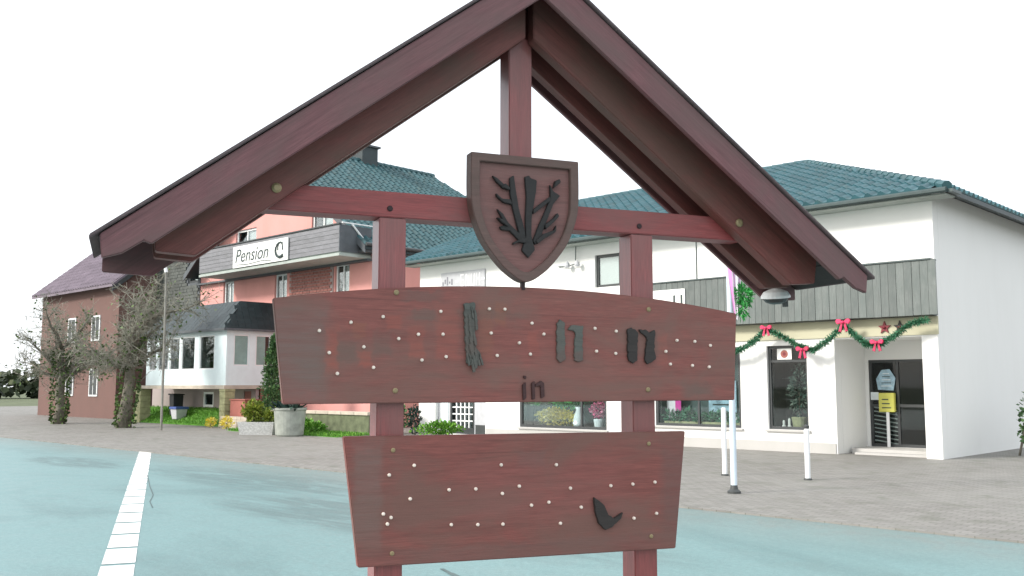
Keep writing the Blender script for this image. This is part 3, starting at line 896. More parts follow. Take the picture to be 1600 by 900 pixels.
# wall bracket with two small lamps
br_ = MB().tube([(-6.05, -.02, 5.98), (-6.05, -.10, 5.90), (-6.05, -.12, 5.30)], .014, 6).tube([(-6.8, -.03, 5.18), (-6.3, -.12, 5.16), (-5.9, -.14, 5.22)], .014, 6)
br_ = br_.build('wall_bracket', M['gutter'], SHOP)
for dx in (-6.33, -5.95):
    MB().lathe([(.07, -.05), (.085, .0), (.05, .09), (.02, .13)], n=10).build('lamp_head', M['grey_sign'], br_, loc=(dx, -.17, 5.16))
# roof
PIT = 0.40
RY, RZ = 6.4, 8.65
EY, EZ = -.6, 5.85
rf = MB()
sL, sR, rE = -13.55, 4.75, -1.95
th = .10
rf.add([(sL, EY, EZ), (sR, EY, EZ), (rE, RY, RZ), (sL, RY, RZ), (sR, 13.9, EZ), (sL, 13.9, EZ)],
       [(0, 1, 2, 3), (1, 4, 2), (3, 2, 4, 5)])
rf.add([(sL, EY, EZ - th), (sR, EY, EZ - th), (rE, RY, RZ - th), (sL, RY, RZ - th), (sR, 13.9, EZ - th), (sL, 13.9, EZ - th)],
       [(3, 2, 1, 0), (2, 4, 1), (5, 4, 2, 3)])
rf.add([(sL, EY, EZ), (sL, EY, EZ - th), (sR, EY, EZ), (sR, EY, EZ - th), (sR, 13.9, EZ), (sR, 13.9, EZ - th), (sL, RY, RZ), (sL, RY, RZ - th), (sL, 13.9, EZ), (sL, 13.9, EZ - th)],
       [(0, 1, 3, 2), (2, 3, 5, 4), (4, 5, 9, 8), (8, 9, 7, 6), (6, 7, 1, 0)])
ROOF = rf.build('roof', M['shingle'], SHOP)
# gable wall filling the left end
MB().prism([(0.02, 5.975), (13.38, 5.975), (6.7, 8.45)], 0, .28).build('gable', M['white'], SHOP, loc=(-12.92, 0, 0), rot=(0, 0, math.pi / 2))
MB().box(-13.5, 4.7, -.56, -.003, 5.72, 5.745).build('soffit', M['soffit'], SHOP)
gt = MB().tube([(sL, EY - .06, 5.80), (sR, EY - .06, 5.80)], .065, 8)
gt.build('gutter', M['gutter'], SHOP)
for k in range(19):
    s_ = -13.2 + k
    MB().box(s_ - .06, s_ + .06, -.59, -.05, 5.755, 5.82).build('rafter_end', M['gutter'], SHOP)

def pantile(wd, ln):
    mb = MB()
    prof = [(-.5, .0), (-.36, .05), (-.2, .07), (-.05, .045), (.1, .006), (.3, -.006), (.5, .0)]
    vt = []
    for (yy, dz) in ((-ln * .5, .022), (ln * .55, .0)):
        vt += [(px * wd, yy, pz * 1.1 + dz) for px, pz in prof]
    n = len(prof)
    vt += [(px * wd, -ln * .5, -.004) for px, pz in prof]
    fs = [(i, i + 1, n + i + 1, n + i) for i in range(n - 1)] + [(2 * n + i, 2 * n + i + 1, i + 1, i) for i in range(n - 1)]
    mb.add(vt, fs)
    return mb

def tiled(roof, root, frame_o, ex, ey, nrm, ncol, nrow, wd, ln, inside, mat, limit=300, name='roof_tile', view=None):
    """cover a slope: origin frame_o at eave, ex along eave, ey up the slope; nearest tiles are objects, the rest one mesh"""
    ez = nrm
    Mx = Matrix((ex, ey, ez)).transposed()
    rot = Mx.to_euler()
    base = pantile(wd, ln)
    me = base.mesh(name)
    me.materials.append(mat)
    cells = []
    root_m = Matrix.Translation(root.location) @ Matrix.Rotation(root.rotation_euler.z, 4, 'Z')
    for r in range(nrow):
        for c in range(ncol):
            q = frame_o + ex * (c + .5) * wd + ey * (r + .5) * ln + ez * .012
            if not inside((c + .5) * wd, (r + .5) * ln):
                continue
            wpos = root_m @ q
            cells.append((view(wpos) if view else (wpos - cam.location).length, q))
    cells.sort(key=lambda t: t[0])
    for d_, q in cells[:limit]:
        o = link(name, me, roof, loc=q + ez * random.uniform(0, .006), rot=rot)
    rest = MB()
    for d_, q in cells[limit:]:
        rest.add([q + Mx @ Vector(v) for v in base.v], base.f)
    if rest.v:
        rest.build('roof_tile_field', mat, roof, kind='stuff')

sl_ = math.hypot(RY - EY, RZ - EZ)
exv, eyv = Vector((1, 0, 0)), Vector((0, (RY - EY) / sl_, (RZ - EZ) / sl_))
nv = exv.cross(eyv).normalized()
def ins(x, y):
    t = y / sl_
    return y < sl_ - .1 and x < (sR - sL) - (sR - rE) * t - .05
def vw(p):
    # rank: the tiles that the photograph shows between the rafters and at the right end come first
    px = 800 + 1497.6 * p.x / (p.y * .9948)
    return (p - cam.location).length + (0 if 1170 < px < 1480 else (8 if 890 < px < 1040 or 630 < px < 745 else 40))
tiled(ROOF, SHOP, Vector((sL, EY - .05, EZ)), exv, eyv, nv, int((sR - sL) / .30), int(sl_ / .36) + 1, .30, .36, ins, M['tile'], view=vw)
# right hip slope
hx = Vector((0, 1, 0)); hy = Vector((-(sR - rE), 0, RZ - EZ)).normalized(); hn = hx.cross(hy).normalized()
hl = math.hypot(sR - rE, RZ - EZ); hw = 13.9 - EY
tiled(ROOF, SHOP, Vector((sR, EY, EZ)), hx, hy, hn, int(hw / .30), int(hl / .36), .30, .36,
      lambda x, y: (y / hl) * 7.0 + .1 < x < hw - (y / hl) * 7.5 - .1, M['tile'], limit=0)
# ridge and hip caps
rc = MB()
def caps(a, b, n, r=.11):
    a, b = Vector(a), Vector(b)
    for k in range(n):
        p, q = a.lerp(b, k / n), a.lerp(b, (k + 1.08) / n)
        rc.tube([p, q], [r * 1.08, r * .92], 8)
caps((sL, RY, RZ + .02), (rE, RY, RZ + .02), 30)
caps((sR, EY, EZ + .03), (rE, RY, RZ + .03), 26)
rc.build('ridge_cap', M['tile2'], ROOF, kind='stuff')

# ---- things in and on the shop
def shop_thing(name, label, cat, s, y, z, group=None):
    return thing(name, label, cat, tuple(WP(s, y, z)), FD, group)
random.seed(11)
t = shop_thing('leaf_display', 'dark green leafy branches hanging inside the left display window', 'plants', -6.9, .24, 1.1)
mb = MB()
for k in range(9): foliage(mb, (random.uniform(-1.4, 1.4), 0, random.uniform(.0, .45)), (.32, .08, .25), 190, .12, .045)
mb.build('leaves', M['fir'], t)
t = shop_thing('flower_bed', 'row of yellow flowers inside the left display window', 'flowers', -7.1, .24, .40)
mb = MB(); foliage(mb, (-.1, 0, .30), (1.0, .08, .30), 1500, .085, .04); mb.build('blossom', M['flower_y'], t)
mb = MB(); foliage(mb, (0, .05, .12), (1.1, .15, .10), 300, .09, .03); mb.build('leaves', M['ivy'], t)
t = shop_thing('potted_plant', 'pink flowers in white pot inside the left display window', 'plant', -5.5, .24, .40)
mb = MB(); foliage(mb, (0, 0, .52), (.34, .2, .26), 420, .08, .035); mb.build('blossom', M['flower_p'], t)
mb = MB().lathe([(.13, 0), (.17, .24), (.16, .26)], n=16); mb.build('pot', M['paper'], t)
t = shop_thing('vase', 'pale green glass vase beside the yellow flowers in display window', 'vase', -6.25, .24, .40)
MB().lathe([(.14, 0), (.2, .12), (.15, .35), (.09, .52), (.13, .6)], n=18).build('body', M['paper'], t, smooth=True)
mb = MB(); foliage(mb, (0, 0, .78), (.22, .18, .22), 200, .1, .03); mb.build('leaves', M['green'], t)
t = shop_thing('potted_plant', 'low green plants along the sill of the middle shop window', 'plant', -1.9, .24, .58)
mb = MB()
for k in range(8): foliage(mb, (-1.15 + .32 * k, 0, .16 + random.uniform(0, .12)), (.2, .16, .20), 90, .12, .028, .4)
mb.build('leaves', M['green'], t)
MB().box(-1.25, 1.2, -.12, .12, 0, .09).build('tray', M['stone'], t)
t = shop_thing('hanging_cloth', 'pink and white cloth hanging in the middle shop window', 'cloth', -2.95, .34, .95)
MB().box(-.25, .02, -.012, .012, -.2, 1.2).build('white_cloth', M['flag_w'], t)
MB().box(.022, .20, -.016, .012, .0, 1.15).build('pink_cloth', M['magenta'], t)
t = shop_thing('display_board', 'pale grey printed panel standing in the middle shop window', 'panel', -1.62, .60, .60)
MB().box(-.42, .42, -.015, .015, .32, 1.15).build('board', M['paper_blue'], t)
for k in range(3): MB().box(-.3, .3 - .1 * k, -.02, -.0155, .5 + .14 * k, .54 + .14 * k).build('printed_line', M['ink'], t)
for sx in (-.36, .36): MB().box(sx - .02, sx + .02, -.02, .02, 0, .32).build('foot', M['iron'], t)
t = shop_thing('candle_holder', 'small cream candle on the sill of the middle shop window', 'candle', -1.02, .30, .58)
MB().lathe([(.05, 0), (.06, .02), (.04, .05), (.04, .22), (.01, .25)], n=12).build('candle', M['sign_white'], t)
t = shop_thing('tree_reflection', 'tree reflection in the narrow shop window modelled as a small plant', 'plant', .66, .40, .55)  # tree-like reflection in the pane, modelled as leaves behind it
mb = MB(); foliage(mb, (0, 0, 1.0), (.30, .16, .75), 420, .12, .03); mb.build('leaves', M['window_leaf'], t)
MB().tube([(0, 0, .15), (.02, 0, .9)], .022, 6).build('stem', M['bark'], t)
MB().lathe([(.14, 0), (.19, .28), (.18, .3)], n=14).build('pot', M['stone'], t)
t = shop_thing('candle_holder', 'small pale candles low behind the narrow shop window', 'candle', .42, .34, .60)
for k, dx in enumerate((-.15, 0, .28)): MB().lathe([(.04, 0), (.05, .02), (.03, .05), (.03, .14 + .05 * k), (.01, .17 + .05 * k)], n=10).build('candle', M['sign_white'], t, loc=(dx, 0, 0))
# ---- Christmas garland with bows
random.seed(5)
gp = [(-4.0, 3.0), (-3.4, 2.62), (-2.9, 2.50), (-2.4, 2.65), (-1.75, 3.0), (-1.3, 2.62), (-.85, 2.45), (-0.49, 2.50), (-0.12, 2.68), (0.27, 2.99), (0.74, 2.78), (1.15, 2.54), (1.47, 2.44), (1.88, 2.69), (2.25, 3.01), (2.5, 2.76), (2.76, 2.55), (3.04, 2.52), (3.36, 2.70), (3.8, 2.98), (4.18, 3.05)]
GA = shop_thing('garland', 'green tinsel garland looped along the front under the grey planks', 'garland', 0, -.40, 0)
mb = MB(); core = MB()
pts = []
for i in range(len(gp) - 1):
    for k in range(10):
        u = k / 10
        pts.append(Vector((gp[i][0] + (gp[i + 1][0] - gp[i][0]) * u, 0, gp[i][1] + (gp[i + 1][1] - gp[i][1]) * u)))
core.tube(pts, .012, 5)
for i in range(len(pts) - 1):
    for k in range(34):
        p = pts[i].lerp(pts[i + 1], random.random())
        d = Vector((random.gauss(0, 1), random.gauss(0, 1), random.gauss(0, 1)))
        mb.leaf(p, d, random.uniform(.06, .14), .011)
core.build('wire', M['ivy'], GA)
mb.build('tinsel', M['green'], GA)
def bow(s, z, size, label):
    t = shop_thing('ribbon_bow', label, 'bow', s, -.46, z, 'red bows on the garland')
    for sx in (-1, 1):
        lp_ = MB()
        prof = [(0, 0), (.45, .42), (.85, .40), (.95, .10), (.72, -.22), (.3, -.12)]
        q = [(sx * x * size, z_ * size) for x, z_ in prof]
        lp_.prism(q, -.03, .03)
        lp_.build('loop', M['red'], t, .012)
        MB().prism([(sx * .05 * size, -.05 * size), (sx * .30 * size, -.1 * size), (sx * .62 * size, -1.15 * size), (sx * .40 * size, -1.05 * size), (sx * .28 * size, -1.25 * size)], -.015, .012).build('tail', M['red'], t, .004)
    MB().lathe([(.01, -.2 * size), (.2 * size, -.1 * size), (.22 * size, .08 * size), (.01, .2 * size)], n=10).build('knot', M['red'], t, smooth=True, loc=(0, -.03, 0))
    return t
bow(.29, 3.02, .17, 'red bow high on the garland over the left of the narrow window')
bow(1.23, 2.47, .18, 'red bow hanging low at the right top corner of narrow window')
bow(2.26, 3.07, .19, 'red bow high on the garland near the corner of the entrance')
bow(3.03, 2.58, .17, 'red bow hanging low in front of the entrance door')
for s_, lab in ((3.05, 'dark red star ornament left above the entrance'), (3.40, 'dark red star ornament right above the entrance')):
    t = shop_thing('star_ornament', lab, 'ornament', s_, -.052, 2.93, 'dark star ornaments above the entrance')
    st_ = [((.15 if k % 2 == 0 else .065) * math.sin(k * math.pi / 5), (.15 if k % 2 == 0 else .065) * math.cos(k * math.pi / 5)) for k in range(10)]
    MB().prism(st_, -.02, .02).build('star', M['dred'] if s_ < 3.2 else M['dark_letter'], t)
    MB().lathe([(.03, -.02), (.045, 0), (.03, .02)], n=10).build('centre', M['dred'], t, loc=(0, -.03, 0))

# ================================================================== POLES in front of the shop
def bollard(loc, h, label, r=.045):
    t = thing('bollard', label, 'bollard', loc, 0, 'white bollards in front of the shop')
    MB().lathe([(r, 0.0), (r, h - .02), (r * .7, h)], n=14).build('shaft', M['bollard'], t)
    MB().lathe([(r * 1.6, 0), (r * 1.5, .025), (r * 1.02, .03)], n=14).build('base_ring', M['iron'], t)
    return t
bollard((3.79, 17.31, .022), 1.20, 'taller white bollard just left behind the flagpole')
bb = bollard((5.02, 16.5, .022), .86, 'short white bollard standing alone below the narrow shop window')
MB().lathe([(.03, 0), (.05, .02), (.05, .05), (.02, .07)], n=12).build('cap', M['iron'], bb, loc=(0, 0, .86))
fp = thing('flagpole', 'tall pale blue flagpole right behind the sign boards', 'flagpole', (3.30, 14.47, .022))
MB().lathe([(.048, 0.02), (.046, 1.9), (.040, 4.15), (.02, 4.2)], n=16).build('shaft', M['pole'], fp)
MB().lathe([(.10, 0), (.10, .03), (.06, .06), (.05, .12)], n=16).build('foot', M['iron'], fp)
MB().lathe([(.02, 0), (.055, .04), (.055, .08), (.01, .12)], n=14).build('finial', M['gutter'], fp, loc=(0, 0, 4.2))
MB().tube([(-.62, 2.2, 5.9), (-.62, 2.2, 2.6)], .004, 5).build('cord', M['iron'], fp) if False else None
fl = thing('flag', 'furled pink and white flag hanging on the pale flagpole', 'flag', (3.35, 14.40, 2.62))
mb = MB(); mp_ = MB()
N = 14
vs_ = []
for j in range(N + 1):
    z = 1.45 * j / N
    wd_ = .05 + .30 * (j / N) ** .9
    for i in range(13):
        u = i / 12
        vs_.append((.03 - .03 * (j / N) + wd_ * (u - .5), .035 * math.sin(u * 15 + z * 1.2) * (.25 + z), z + .03 * math.sin(u * 6)))
fw_, fp_ = [], []
for j in range(N):
    for i in range(12):
        f = (j * 13 + i, j * 13 + i + 1, (j + 1) * 13 + i + 1, (j + 1) * 13 + i)
        (fp_ if i in (1, 2, 5, 10) else fw_).append(f)
MB().add(vs_, fw_).build('white_stripe', M['flag_w'], fl, smooth=True)
MB().add(vs_, fp_).build('pink_stripe', M['flag_p'], fl, smooth=True)
fb = thing('fir_bunch', 'bright green fir bunch tied beside the flag', 'decoration', (3.50, 14.40, 2.92))
mb = MB(); foliage(mb, (0, 0, .06), (.15, .13, .16), 420, .09, .012)
foliage(mb, (-.03, 0, -.17), (.06, .05, .16), 120, .09, .012, -.6)
mb.build('needles', M['fir'], fb)
MB().tube([(-.16, .06, .02), (0, 0, .04), (-.03, 0, -.2)], .010, 6).build('stem', M['bark'], fb)
ys = thing('sign_post', 'yellow plate on a pale post before the entrance door', 'sign', (9.12, 23.45, .022), FD)
MB().lathe([(.04, 0), (.04, .98), (.03, 1.0)], n=12).build('shaft', M['bollard'], ys)
yp = MB().box(-.19, .19, -.06, .05, .96, 1.42).build('plate', M['yellow'], ys, .01)
for k in range(3): MB().box(-.11, .11 - .03 * k, -.066, -.0605, 1.05 + .1 * k, 1.075 + .1 * k).build('printed_line', M['ink'], yp)

# ================================================================== GUEST HOUSE (pink)
GUEST = thing('guest_house', 'pink guest house with grey boarded balcony and teal tiled gable roof', 'guest house', tuple(Q0), FD)
FY = 3.0                                     # local y of the pink front
RGS, RGZ = -1.2, 12.05                       # ridge
EVS, EVZ = 5.6, 6.98
kk = (RGZ - EVZ) / (EVS - RGS)
def gz(s): return RGZ - abs(s - RGS) * kk
holes = [(-5.72, -4.80, 4.95, 6.40), (-1.42, -.48, 4.95, 6.40), (2.94, 3.90, 4.95, 6.44), (-4.75, -3.0, 7.0, 8.65), (1.25, 2.75, 6.9, 8.75)]
mb = MB()
wall(mb, -7.85, 5.40, 0, 7.0, FY, FY + .3, [h for h in holes])
# gable above
zt = 7.0
wall_top = MB()
def strip(a, b, hs):
    za = lambda s: gz(s) - .18
    cuts = sorted({a, b} | {v for h in hs for v in h[:2] if a < v < b} | ({RGS} if a < RGS < b else set()))
    for i in range(len(cuts) - 1):
        l, r = cuts[i], cuts[i + 1]
        segs = [(zt, None)]
        for h in hs:
            if h[0] <= (l + r) / 2 <= h[1]:
                segs = [(h[3], None)]
        z0 = segs[0][0]
        mb.prism([(l, z0), (r, z0), (r, max(z0 + .01, za(r))), (l, max(z0 + .01, za(l)))], FY, FY + .3)
strip(-7.85, 5.40, holes[3:])
mb.box(5.10, 5.40, FY + .305, 16, 0, 6.95).box(-7.85, -7.55, FY + .305, 16, 0, 6.95).box(-7.5, 5.05, 15.7, 16, 0, 6.95)
mb.build('wall', M['pink'], GUEST)
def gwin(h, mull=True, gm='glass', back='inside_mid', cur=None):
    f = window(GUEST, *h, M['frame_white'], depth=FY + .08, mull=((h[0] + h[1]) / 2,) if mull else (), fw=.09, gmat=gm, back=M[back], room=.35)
    if cur:
        MB().box(h[0] + (h[1] - h[0]) * .52, h[1] - .1, FY + .17, FY + .185, h[2] + .1, h[3] - .1).build('curtain', M['curtain'], f)
for h in holes:
    gwin(h, cur=True)
# brick faced part of the front between two windows: single bricks
BF = MB().box(-.20, 2.86, FY - .05, FY - .002, 4.6, 6.56).build('brick_facing', M['base_wall'], GUEST)
bme = MB().box(-.115, .115, -.02, .02, -.05, .05).mesh('brick'); bme.materials.append(M['brick'])
rows = 15
nbk = 0
for r_ in range(rows):
    x = -.06 + (.125 if r_ % 2 else 0)
    while x < 2.75:
        link('brick', bme, BF, loc=(x, FY - .058 + random.uniform(-.008, .004), 4.70 + r_ * .125))
        x += .25
        nbk += 1
# balcony
BY = 1.5
BZ0, BZ1 = 6.60, 7.62
bal = MB().box(-5.2, 5.24, BY + .06, FY - .003, 6.55, 6.72).box(-5.2, 5.24, BY + .03, BY + .055, BZ0, BZ1)
bal = bal.build('balcony', M['soffit'], GUEST)
bo = MB().box(-5.22, 5.22, -.012, .012, -.078, .078).mesh('balcony_board'); bo.materials.append(M['balcony'])
for k in range(6):
    link('balcony_board', bo, bal, loc=(.02, BY + .010 + (k % 2) * .006, BZ0 + .085 + k * .168))
MB().box(5.245, 5.275, BY + .0, FY - .003, BZ0, BZ1).build('side_panel', M['slate_panel'], bal)
MB().box(-5.23, -5.205, BY + .0, FY - .003, BZ0, BZ1).build('side_panel', M['slate_panel'], bal)
MB().tube([(5.31, BY + .55, 7.66), (5.31, BY + 1.2, 7.05)], .04, 8).build('rail_brace', M['frame_white'], bal)
MB().box(-5.2, 5.30, BY - .05, BY + .075, BZ1 + .003, BZ1 + .05).build('hand_rail', M['frame_dark'], bal)
MB().box(5.26, 5.33, BY + .1, FY - .003, BZ1 + .06, BZ1 + .10).build('hand_rail', M['frame_white'], bal)
MB().box(-5.2, 5.30, BY - .02, FY - .003, 6.44, 6.545).build('edge_beam', M['soffit'], bal)
MB().box(-7.8, 5.35, FY - .25, FY - .003, 6.36, 6.435).build('cornice', M['slate_panel'], GUEST)
# name board
NB = MB().prism([(-2.20, 6.58), (1.95, 6.58), (1.95, 7.48), (-2.20, 7.48)], BY - .075, BY - .03).build('name_board', M['sign_white'], GUEST)
tm = text_mesh('Pension', .80, .004, 0.25, 'LEFT')
tm.materials.append(M['ink'])
o = link('lettering', tm, NB, loc=(-2.05, BY - .082, 6.80), rot=(math.pi / 2, 0, 0))
o.scale = (1.03, 1, 1)
sw_ = MB()
a0 = [(1.42 + .33 * math.cos(a), BY - .082, 7.03 + .30 * math.sin(a)) for a in [R(60 + 25 * k) for k in range(11)]]
sw_.tube(a0, [.03 + .004 * k for k in range(11)], 6)
sw_.tube([(1.42 + .17 * math.cos(a), BY - .084, 7.10 + .24 * math.sin(a)) for a in [R(200 - 28 * k) for k in range(9)]], .028, 6)
sw_.build('emblem', M['ink'], NB)
MB().tube([(-1.9, BY - .081, 6.70), (-1.0, BY - .081, 6.66), (0, BY - .081, 6.71), (.8, BY - .081, 6.67)], .014, 5).build('flourish', M['ink'], NB)
# roof of the guest house
for sd2 in (-1, 1):
    E_ = Vector((RGS + sd2 * 7.0, 2.3, RGZ - 7.0 * kk))
    T_ = Vector((RGS, 2.3, RGZ))
    ln_ = (T_ - E_).length
    dep = 13.9
    hb = 11.8
    sl2 = MB()
    sgn = 1 if sd2 > 0 else -1
    up_ = Vector((0, 0, .12))
    v = [E_, E_ + Vector((0, dep, 0)), T_ + Vector((0, hb - 2.3, 0)), T_]
    sl2.add(v + [p - up_ for p in v], [(0, 1, 2, 3) if sd2 > 0 else (3, 2, 1, 0), (7, 6, 5, 4) if sd2 > 0 else (4, 5, 6, 7), (0, 3, 7, 4), (0, 4, 5, 1), (1, 5, 6, 2)])
    so = sl2.build('roof_slope', M['shingle'], GUEST)
    ex_ = Vector((0, 1, 0)) * sd2
    ey_ = (T_ - E_).normalized()
    nn = ex_.cross(ey_).normalized()
    org = E_ if sd2 > 0 else E_ + Vector((0, dep, 0))
    def ins2(x, y, sd2=sd2, ln_=ln_):
        d_ = x if sd2 > 0 else dep - x
        return y < ln_ - .1 and .03 < d_ < dep - (dep - (hb - 2.3)) * y / ln_ - .1
    def vw2(p):
        px = 800 + 1497.6 * p.x / (p.y * .9948)
        return (p - cam.location).length + (0 if (510 < px < 705 or 632 < px < 742) else 40)
    tiled(so, GUEST, org, ex_, ey_, nn, int(dep / .32), int(ln_ / .38) + 1, .32, .38, ins2, M['tile2'], limit=300 if sd2 > 0 else 0, view=vw2)
    MB().add([E_ + Vector((0, -.02, .02)), T_ + Vector((0, -.02, .02)), T_ + Vector((0, -.02, -.26)), E_ + Vector((0, -.02, -.26)),
              E_ + Vector((0, .02, .02)), T_ + Vector((0, .02, .02)), T_ + Vector((0, .02, -.26)), E_ + Vector((0, .02, -.26))],
             [(0, 1, 2, 3), (7, 6, 5, 4), (0, 4, 5, 1), (1, 5, 6, 2), (2, 6, 7, 3), (3, 7, 4, 0)]).build('verge_board', M['slate_panel'], GUEST)
# rear hip
hb_ = MB().add([(RGS - 7, 16.2, RGZ - 7 * kk), (RGS + 7, 16.2, RGZ - 7 * kk), (RGS, 11.8, RGZ)], [(0, 1, 2)]).build('rear_hip', M['tile2'], GUEST)
rc = MB()
caps((RGS, 2.3, RGZ + .03), (RGS, 11.8, RGZ + .03), 24, .12)
rc.build('ridge_cap', M['tile2'], GUEST, kind='stuff')
MB().box(-1.75, -.95, 7.2, 8.1, 11.2, 12.75).build('chimney', M['shingle'], GUEST)
MB().box(-1.85, -.85, 7.1, 8.2, 12.753, 12.84).build('chimney_cap', M['slate_panel'], GUEST)
MB().box(5.42, 5.75, 2.3, 16.0, 6.62, 6.70).build('soffit', M['frame_dark'], GUEST)
MB().tube([(5.86, 2.3, 6.90), (5.86, 16.1, 6.90)], .07, 8).build('gutter', M['frame_dark'], GUEST)

# ================================================================== WINTER GARDEN
WG = thing('winter_garden', 'white glazed winter garden on stone pillars with dark shingled roof', 'winter garden', tuple(Q0), FD)
fl_ = MB().box(-7.0, .12, -.12, 2.2, 1.50, 1.64)
fl_.build('floor_slab', M['coping'], WG)
fr = MB()
bays = [(-6.62, -5.95), (-5.75, -4.85), (-4.70, -3.85), (-3.68, -2.55), (-2.15, -.95)]
zb, z0w, z1w, ze = 1.645, 2.28, 3.66, 3.86
hl_ = [(a, b, z0w, z1w) for a, b in bays]
wall(fr, -6.85, 0.0, zb, ze, 0.0, .10, hl_)
fo = fr.build('front_wall', M['panel_white'], WG)
for a, b in bays:
    window(WG, a, b, z0w, z1w, M['frame_white'], depth=.02, fw=.05, back=None, gmat='glass')
# side wall facing the right: local frame turned
sidew = MB()
sb = [(.32, 1.0), (1.30, 1.98)]
for (a, b, c, d) in ((0.105, .32, zb, ze), (1.0, 1.30, zb, ze), (1.98, 2.6, zb, ze), (.32, 1.0, zb, 2.42), (.32, 1.0, z1w, ze), (1.30, 1.98, zb, 2.42), (1.30, 1.98, z1w, ze)):
    sidew.box(-.10, -.002, a, b, c, d)
sidew.build('side_wall', M['panel_white'], WG)
for a, b in sb:
    f = MB().box(-.07, -.02, a + .001, a + .05, 2.421, z1w - .001).box(-.07, -.02, b - .05, b - .001, 2.421, z1w - .001).box(-.069, -.021, a + .05, b - .05, 2.421, 2.47).box(-.069, -.021, a + .05, b - .05, z1w - .05, z1w - .001)
    f = f.build('window', M['frame_white'], WG)
    MB().box(-.048, -.042, a + .03, b - .03, 2.44, z1w - .03).build('pane', M['glass'], f)
    MB().box(-.078, -.074, a + .03, b - (.03 if a < 1 else .2), 2.45, z1w - .03).build('curtain', M['net'], f)
MB().box(-6.8, -.12, 1.30, 1.34, 1.65, 3.85).build('inner_wall', M['inside_mid'], WG)
MB().box(-1.6, -1.55, .15, 1.25, 1.65, 3.8).build('partition', M['inside'], WG)
# mansard roof, single shingles
IN = 1.0
ZT = 5.05
mr_ = MB()
A = [(-7.05, -.18, ze), (.18, -.18, ze), (.18, 3.0, ze), (-7.05, 3.0, ze)]
B = [(-6.9 + IN, -.18 + IN, ZT), (.18 - .62, -.18 + IN, ZT), (.18 - .62, 3.0, ZT), (-6.9 + IN, 3.0, ZT)]
mr_.add(A + B, [(0, 1, 5, 4), (1, 2, 6, 5), (3, 0, 4, 7), (4, 5, 6, 7), (3, 2, 1, 0)])
MR = mr_.build('roof', M['shingle'], WG)
shm = MB().box(-.145, .145, -.02, .26, -.006, .010).mesh('shingle'); shm.materials.append(M['shingle'])
def shingles(o0, ex, ey, nrm, W_, L_, left, right, mat):
    rot = Matrix((ex, ey, nrm)).transposed().to_euler()
    r_ = 0
    while r_ * .21 < L_ - .1:
        y = r_ * .21
        x = left(y / L_) + .15 + (.15 if r_ % 2 else 0)
        while x < right(y / L_) - .12:
            link('shingle', shm, MR, loc=o0 + ex * x + ey * y + nrm * (.018 + random.uniform(0, .006)), rot=rot)
            x += .30
        r_ += 1
fa = Vector(A[0]); eyf = (Vector((B[1][0], B[1][1], ZT)) - Vector((B[1][0], A[1][1], ze))); Lf = eyf.length; eyf.normalize()
exf = Vector((1, 0, 0)); nf_ = exf.cross(eyf).normalized()
shingles(fa, exf, eyf, nf_, 7.23, Lf, lambda t: 1.15 * t, lambda t: 7.23 - .62 * t, None)
sa_ = Vector(A[1]); exs = Vector((0, 1, 0)); eys = Vector((-.62, 0, ZT - ze)); Ls = eys.length; eys.normalize(); ns_ = exs.cross(eys).normalized()
shingles(sa_, exs, eys, ns_, 3.1, Ls, lambda t: IN * t, lambda t: 3.15, None)
MB().box(-7.1, .24, -.26, -.19, ze - .06, ze + .03).box(.19, .26, -.185, 3.0, ze - .06, ze + .03).build('gutter', M['slate_panel'], WG)
# basement below the winter garden
bs = MB()
wall(bs, -9.0, .0, 0, 1.49, 1.36, 1.5, [(-4.25, -3.35, .72, 1.36), (-.9, -.35, .62, 1.40)])
bs.build('basement_wall', M['base_wall'], WG)
bwn = MB().box(-4.25, -4.15, 1.38, 1.44, .72, 1.36).box(-3.45, -3.35, 1.38, 1.44, .72, 1.36).box(-4.15, -3.45, 1.38, 1.44, 1.27, 1.36).box(-4.15, -3.45, 1.38, 1.44, .72, .82).build('window', M['frame_white'], WG)
MB().box(-4.2, -3.4, 1.40, 1.41, .77, 1.32).build('pane', M['glass'], bwn)
MB().box(-4.3, -3.3, 1.52, 1.54, .7, 1.4).build('room', M['inside'], bwn)
MB().box(-.9, -.35, 1.40, 1.45, .62, 1.40).build('basement_door', M['brick'], WG)
# cellar wall on the right side
cs = MB().box(-.3, -.05, 1.6, 3.0, 0, 1.49)
cs.box(-.30, 5.3, 2.99, 3.0 - .004, 0, .1)
cs.build('cellar_wall', M['brick'], WG)
cw = MB().box(.5, 2.2, 2.93, 2.98, 1.0, 1.45).build('window', M['frame_dark'], WG)
MB().box(.58, 2.12, 2.915, 2.925, 1.06, 1.40).build('pane', M['glass_mirror'], cw)
# pillars
def pillar(s, y, w_, h, label):
    t = thing('stone_pillar', label, 'pillar', tuple(QP(s, y)), FD, 'stone pillars before the winter garden')
    MB().box(-w_ / 2, w_ / 2, -w_ / 2, w_ / 2, -.1, .12).build('base', M['stone'], t, .01)
    nblk = 5
    hb2 = (h - .12 - .10) / nblk
    for k in range(nblk):
        j = random.uniform(.90, .95) * w_ / 2
        MB().box(-j, j, -j, j, .123 + k * hb2, .117 + (k + 1) * hb2).build('block', M['stone'], t, .012)
    MB().box(-w_ / 2, w_ / 2, -w_ / 2, w_ / 2, h - .098, h).build('cap', M['stone'], t, .01)
pillar(-.06, .12, .46, 1.497, 'sandstone pillar carrying the right corner of the winter garden')
pillar(-7.25, .1, .52, 1.56, 'sandstone pillar left of the winter garden beside the tree trunk')

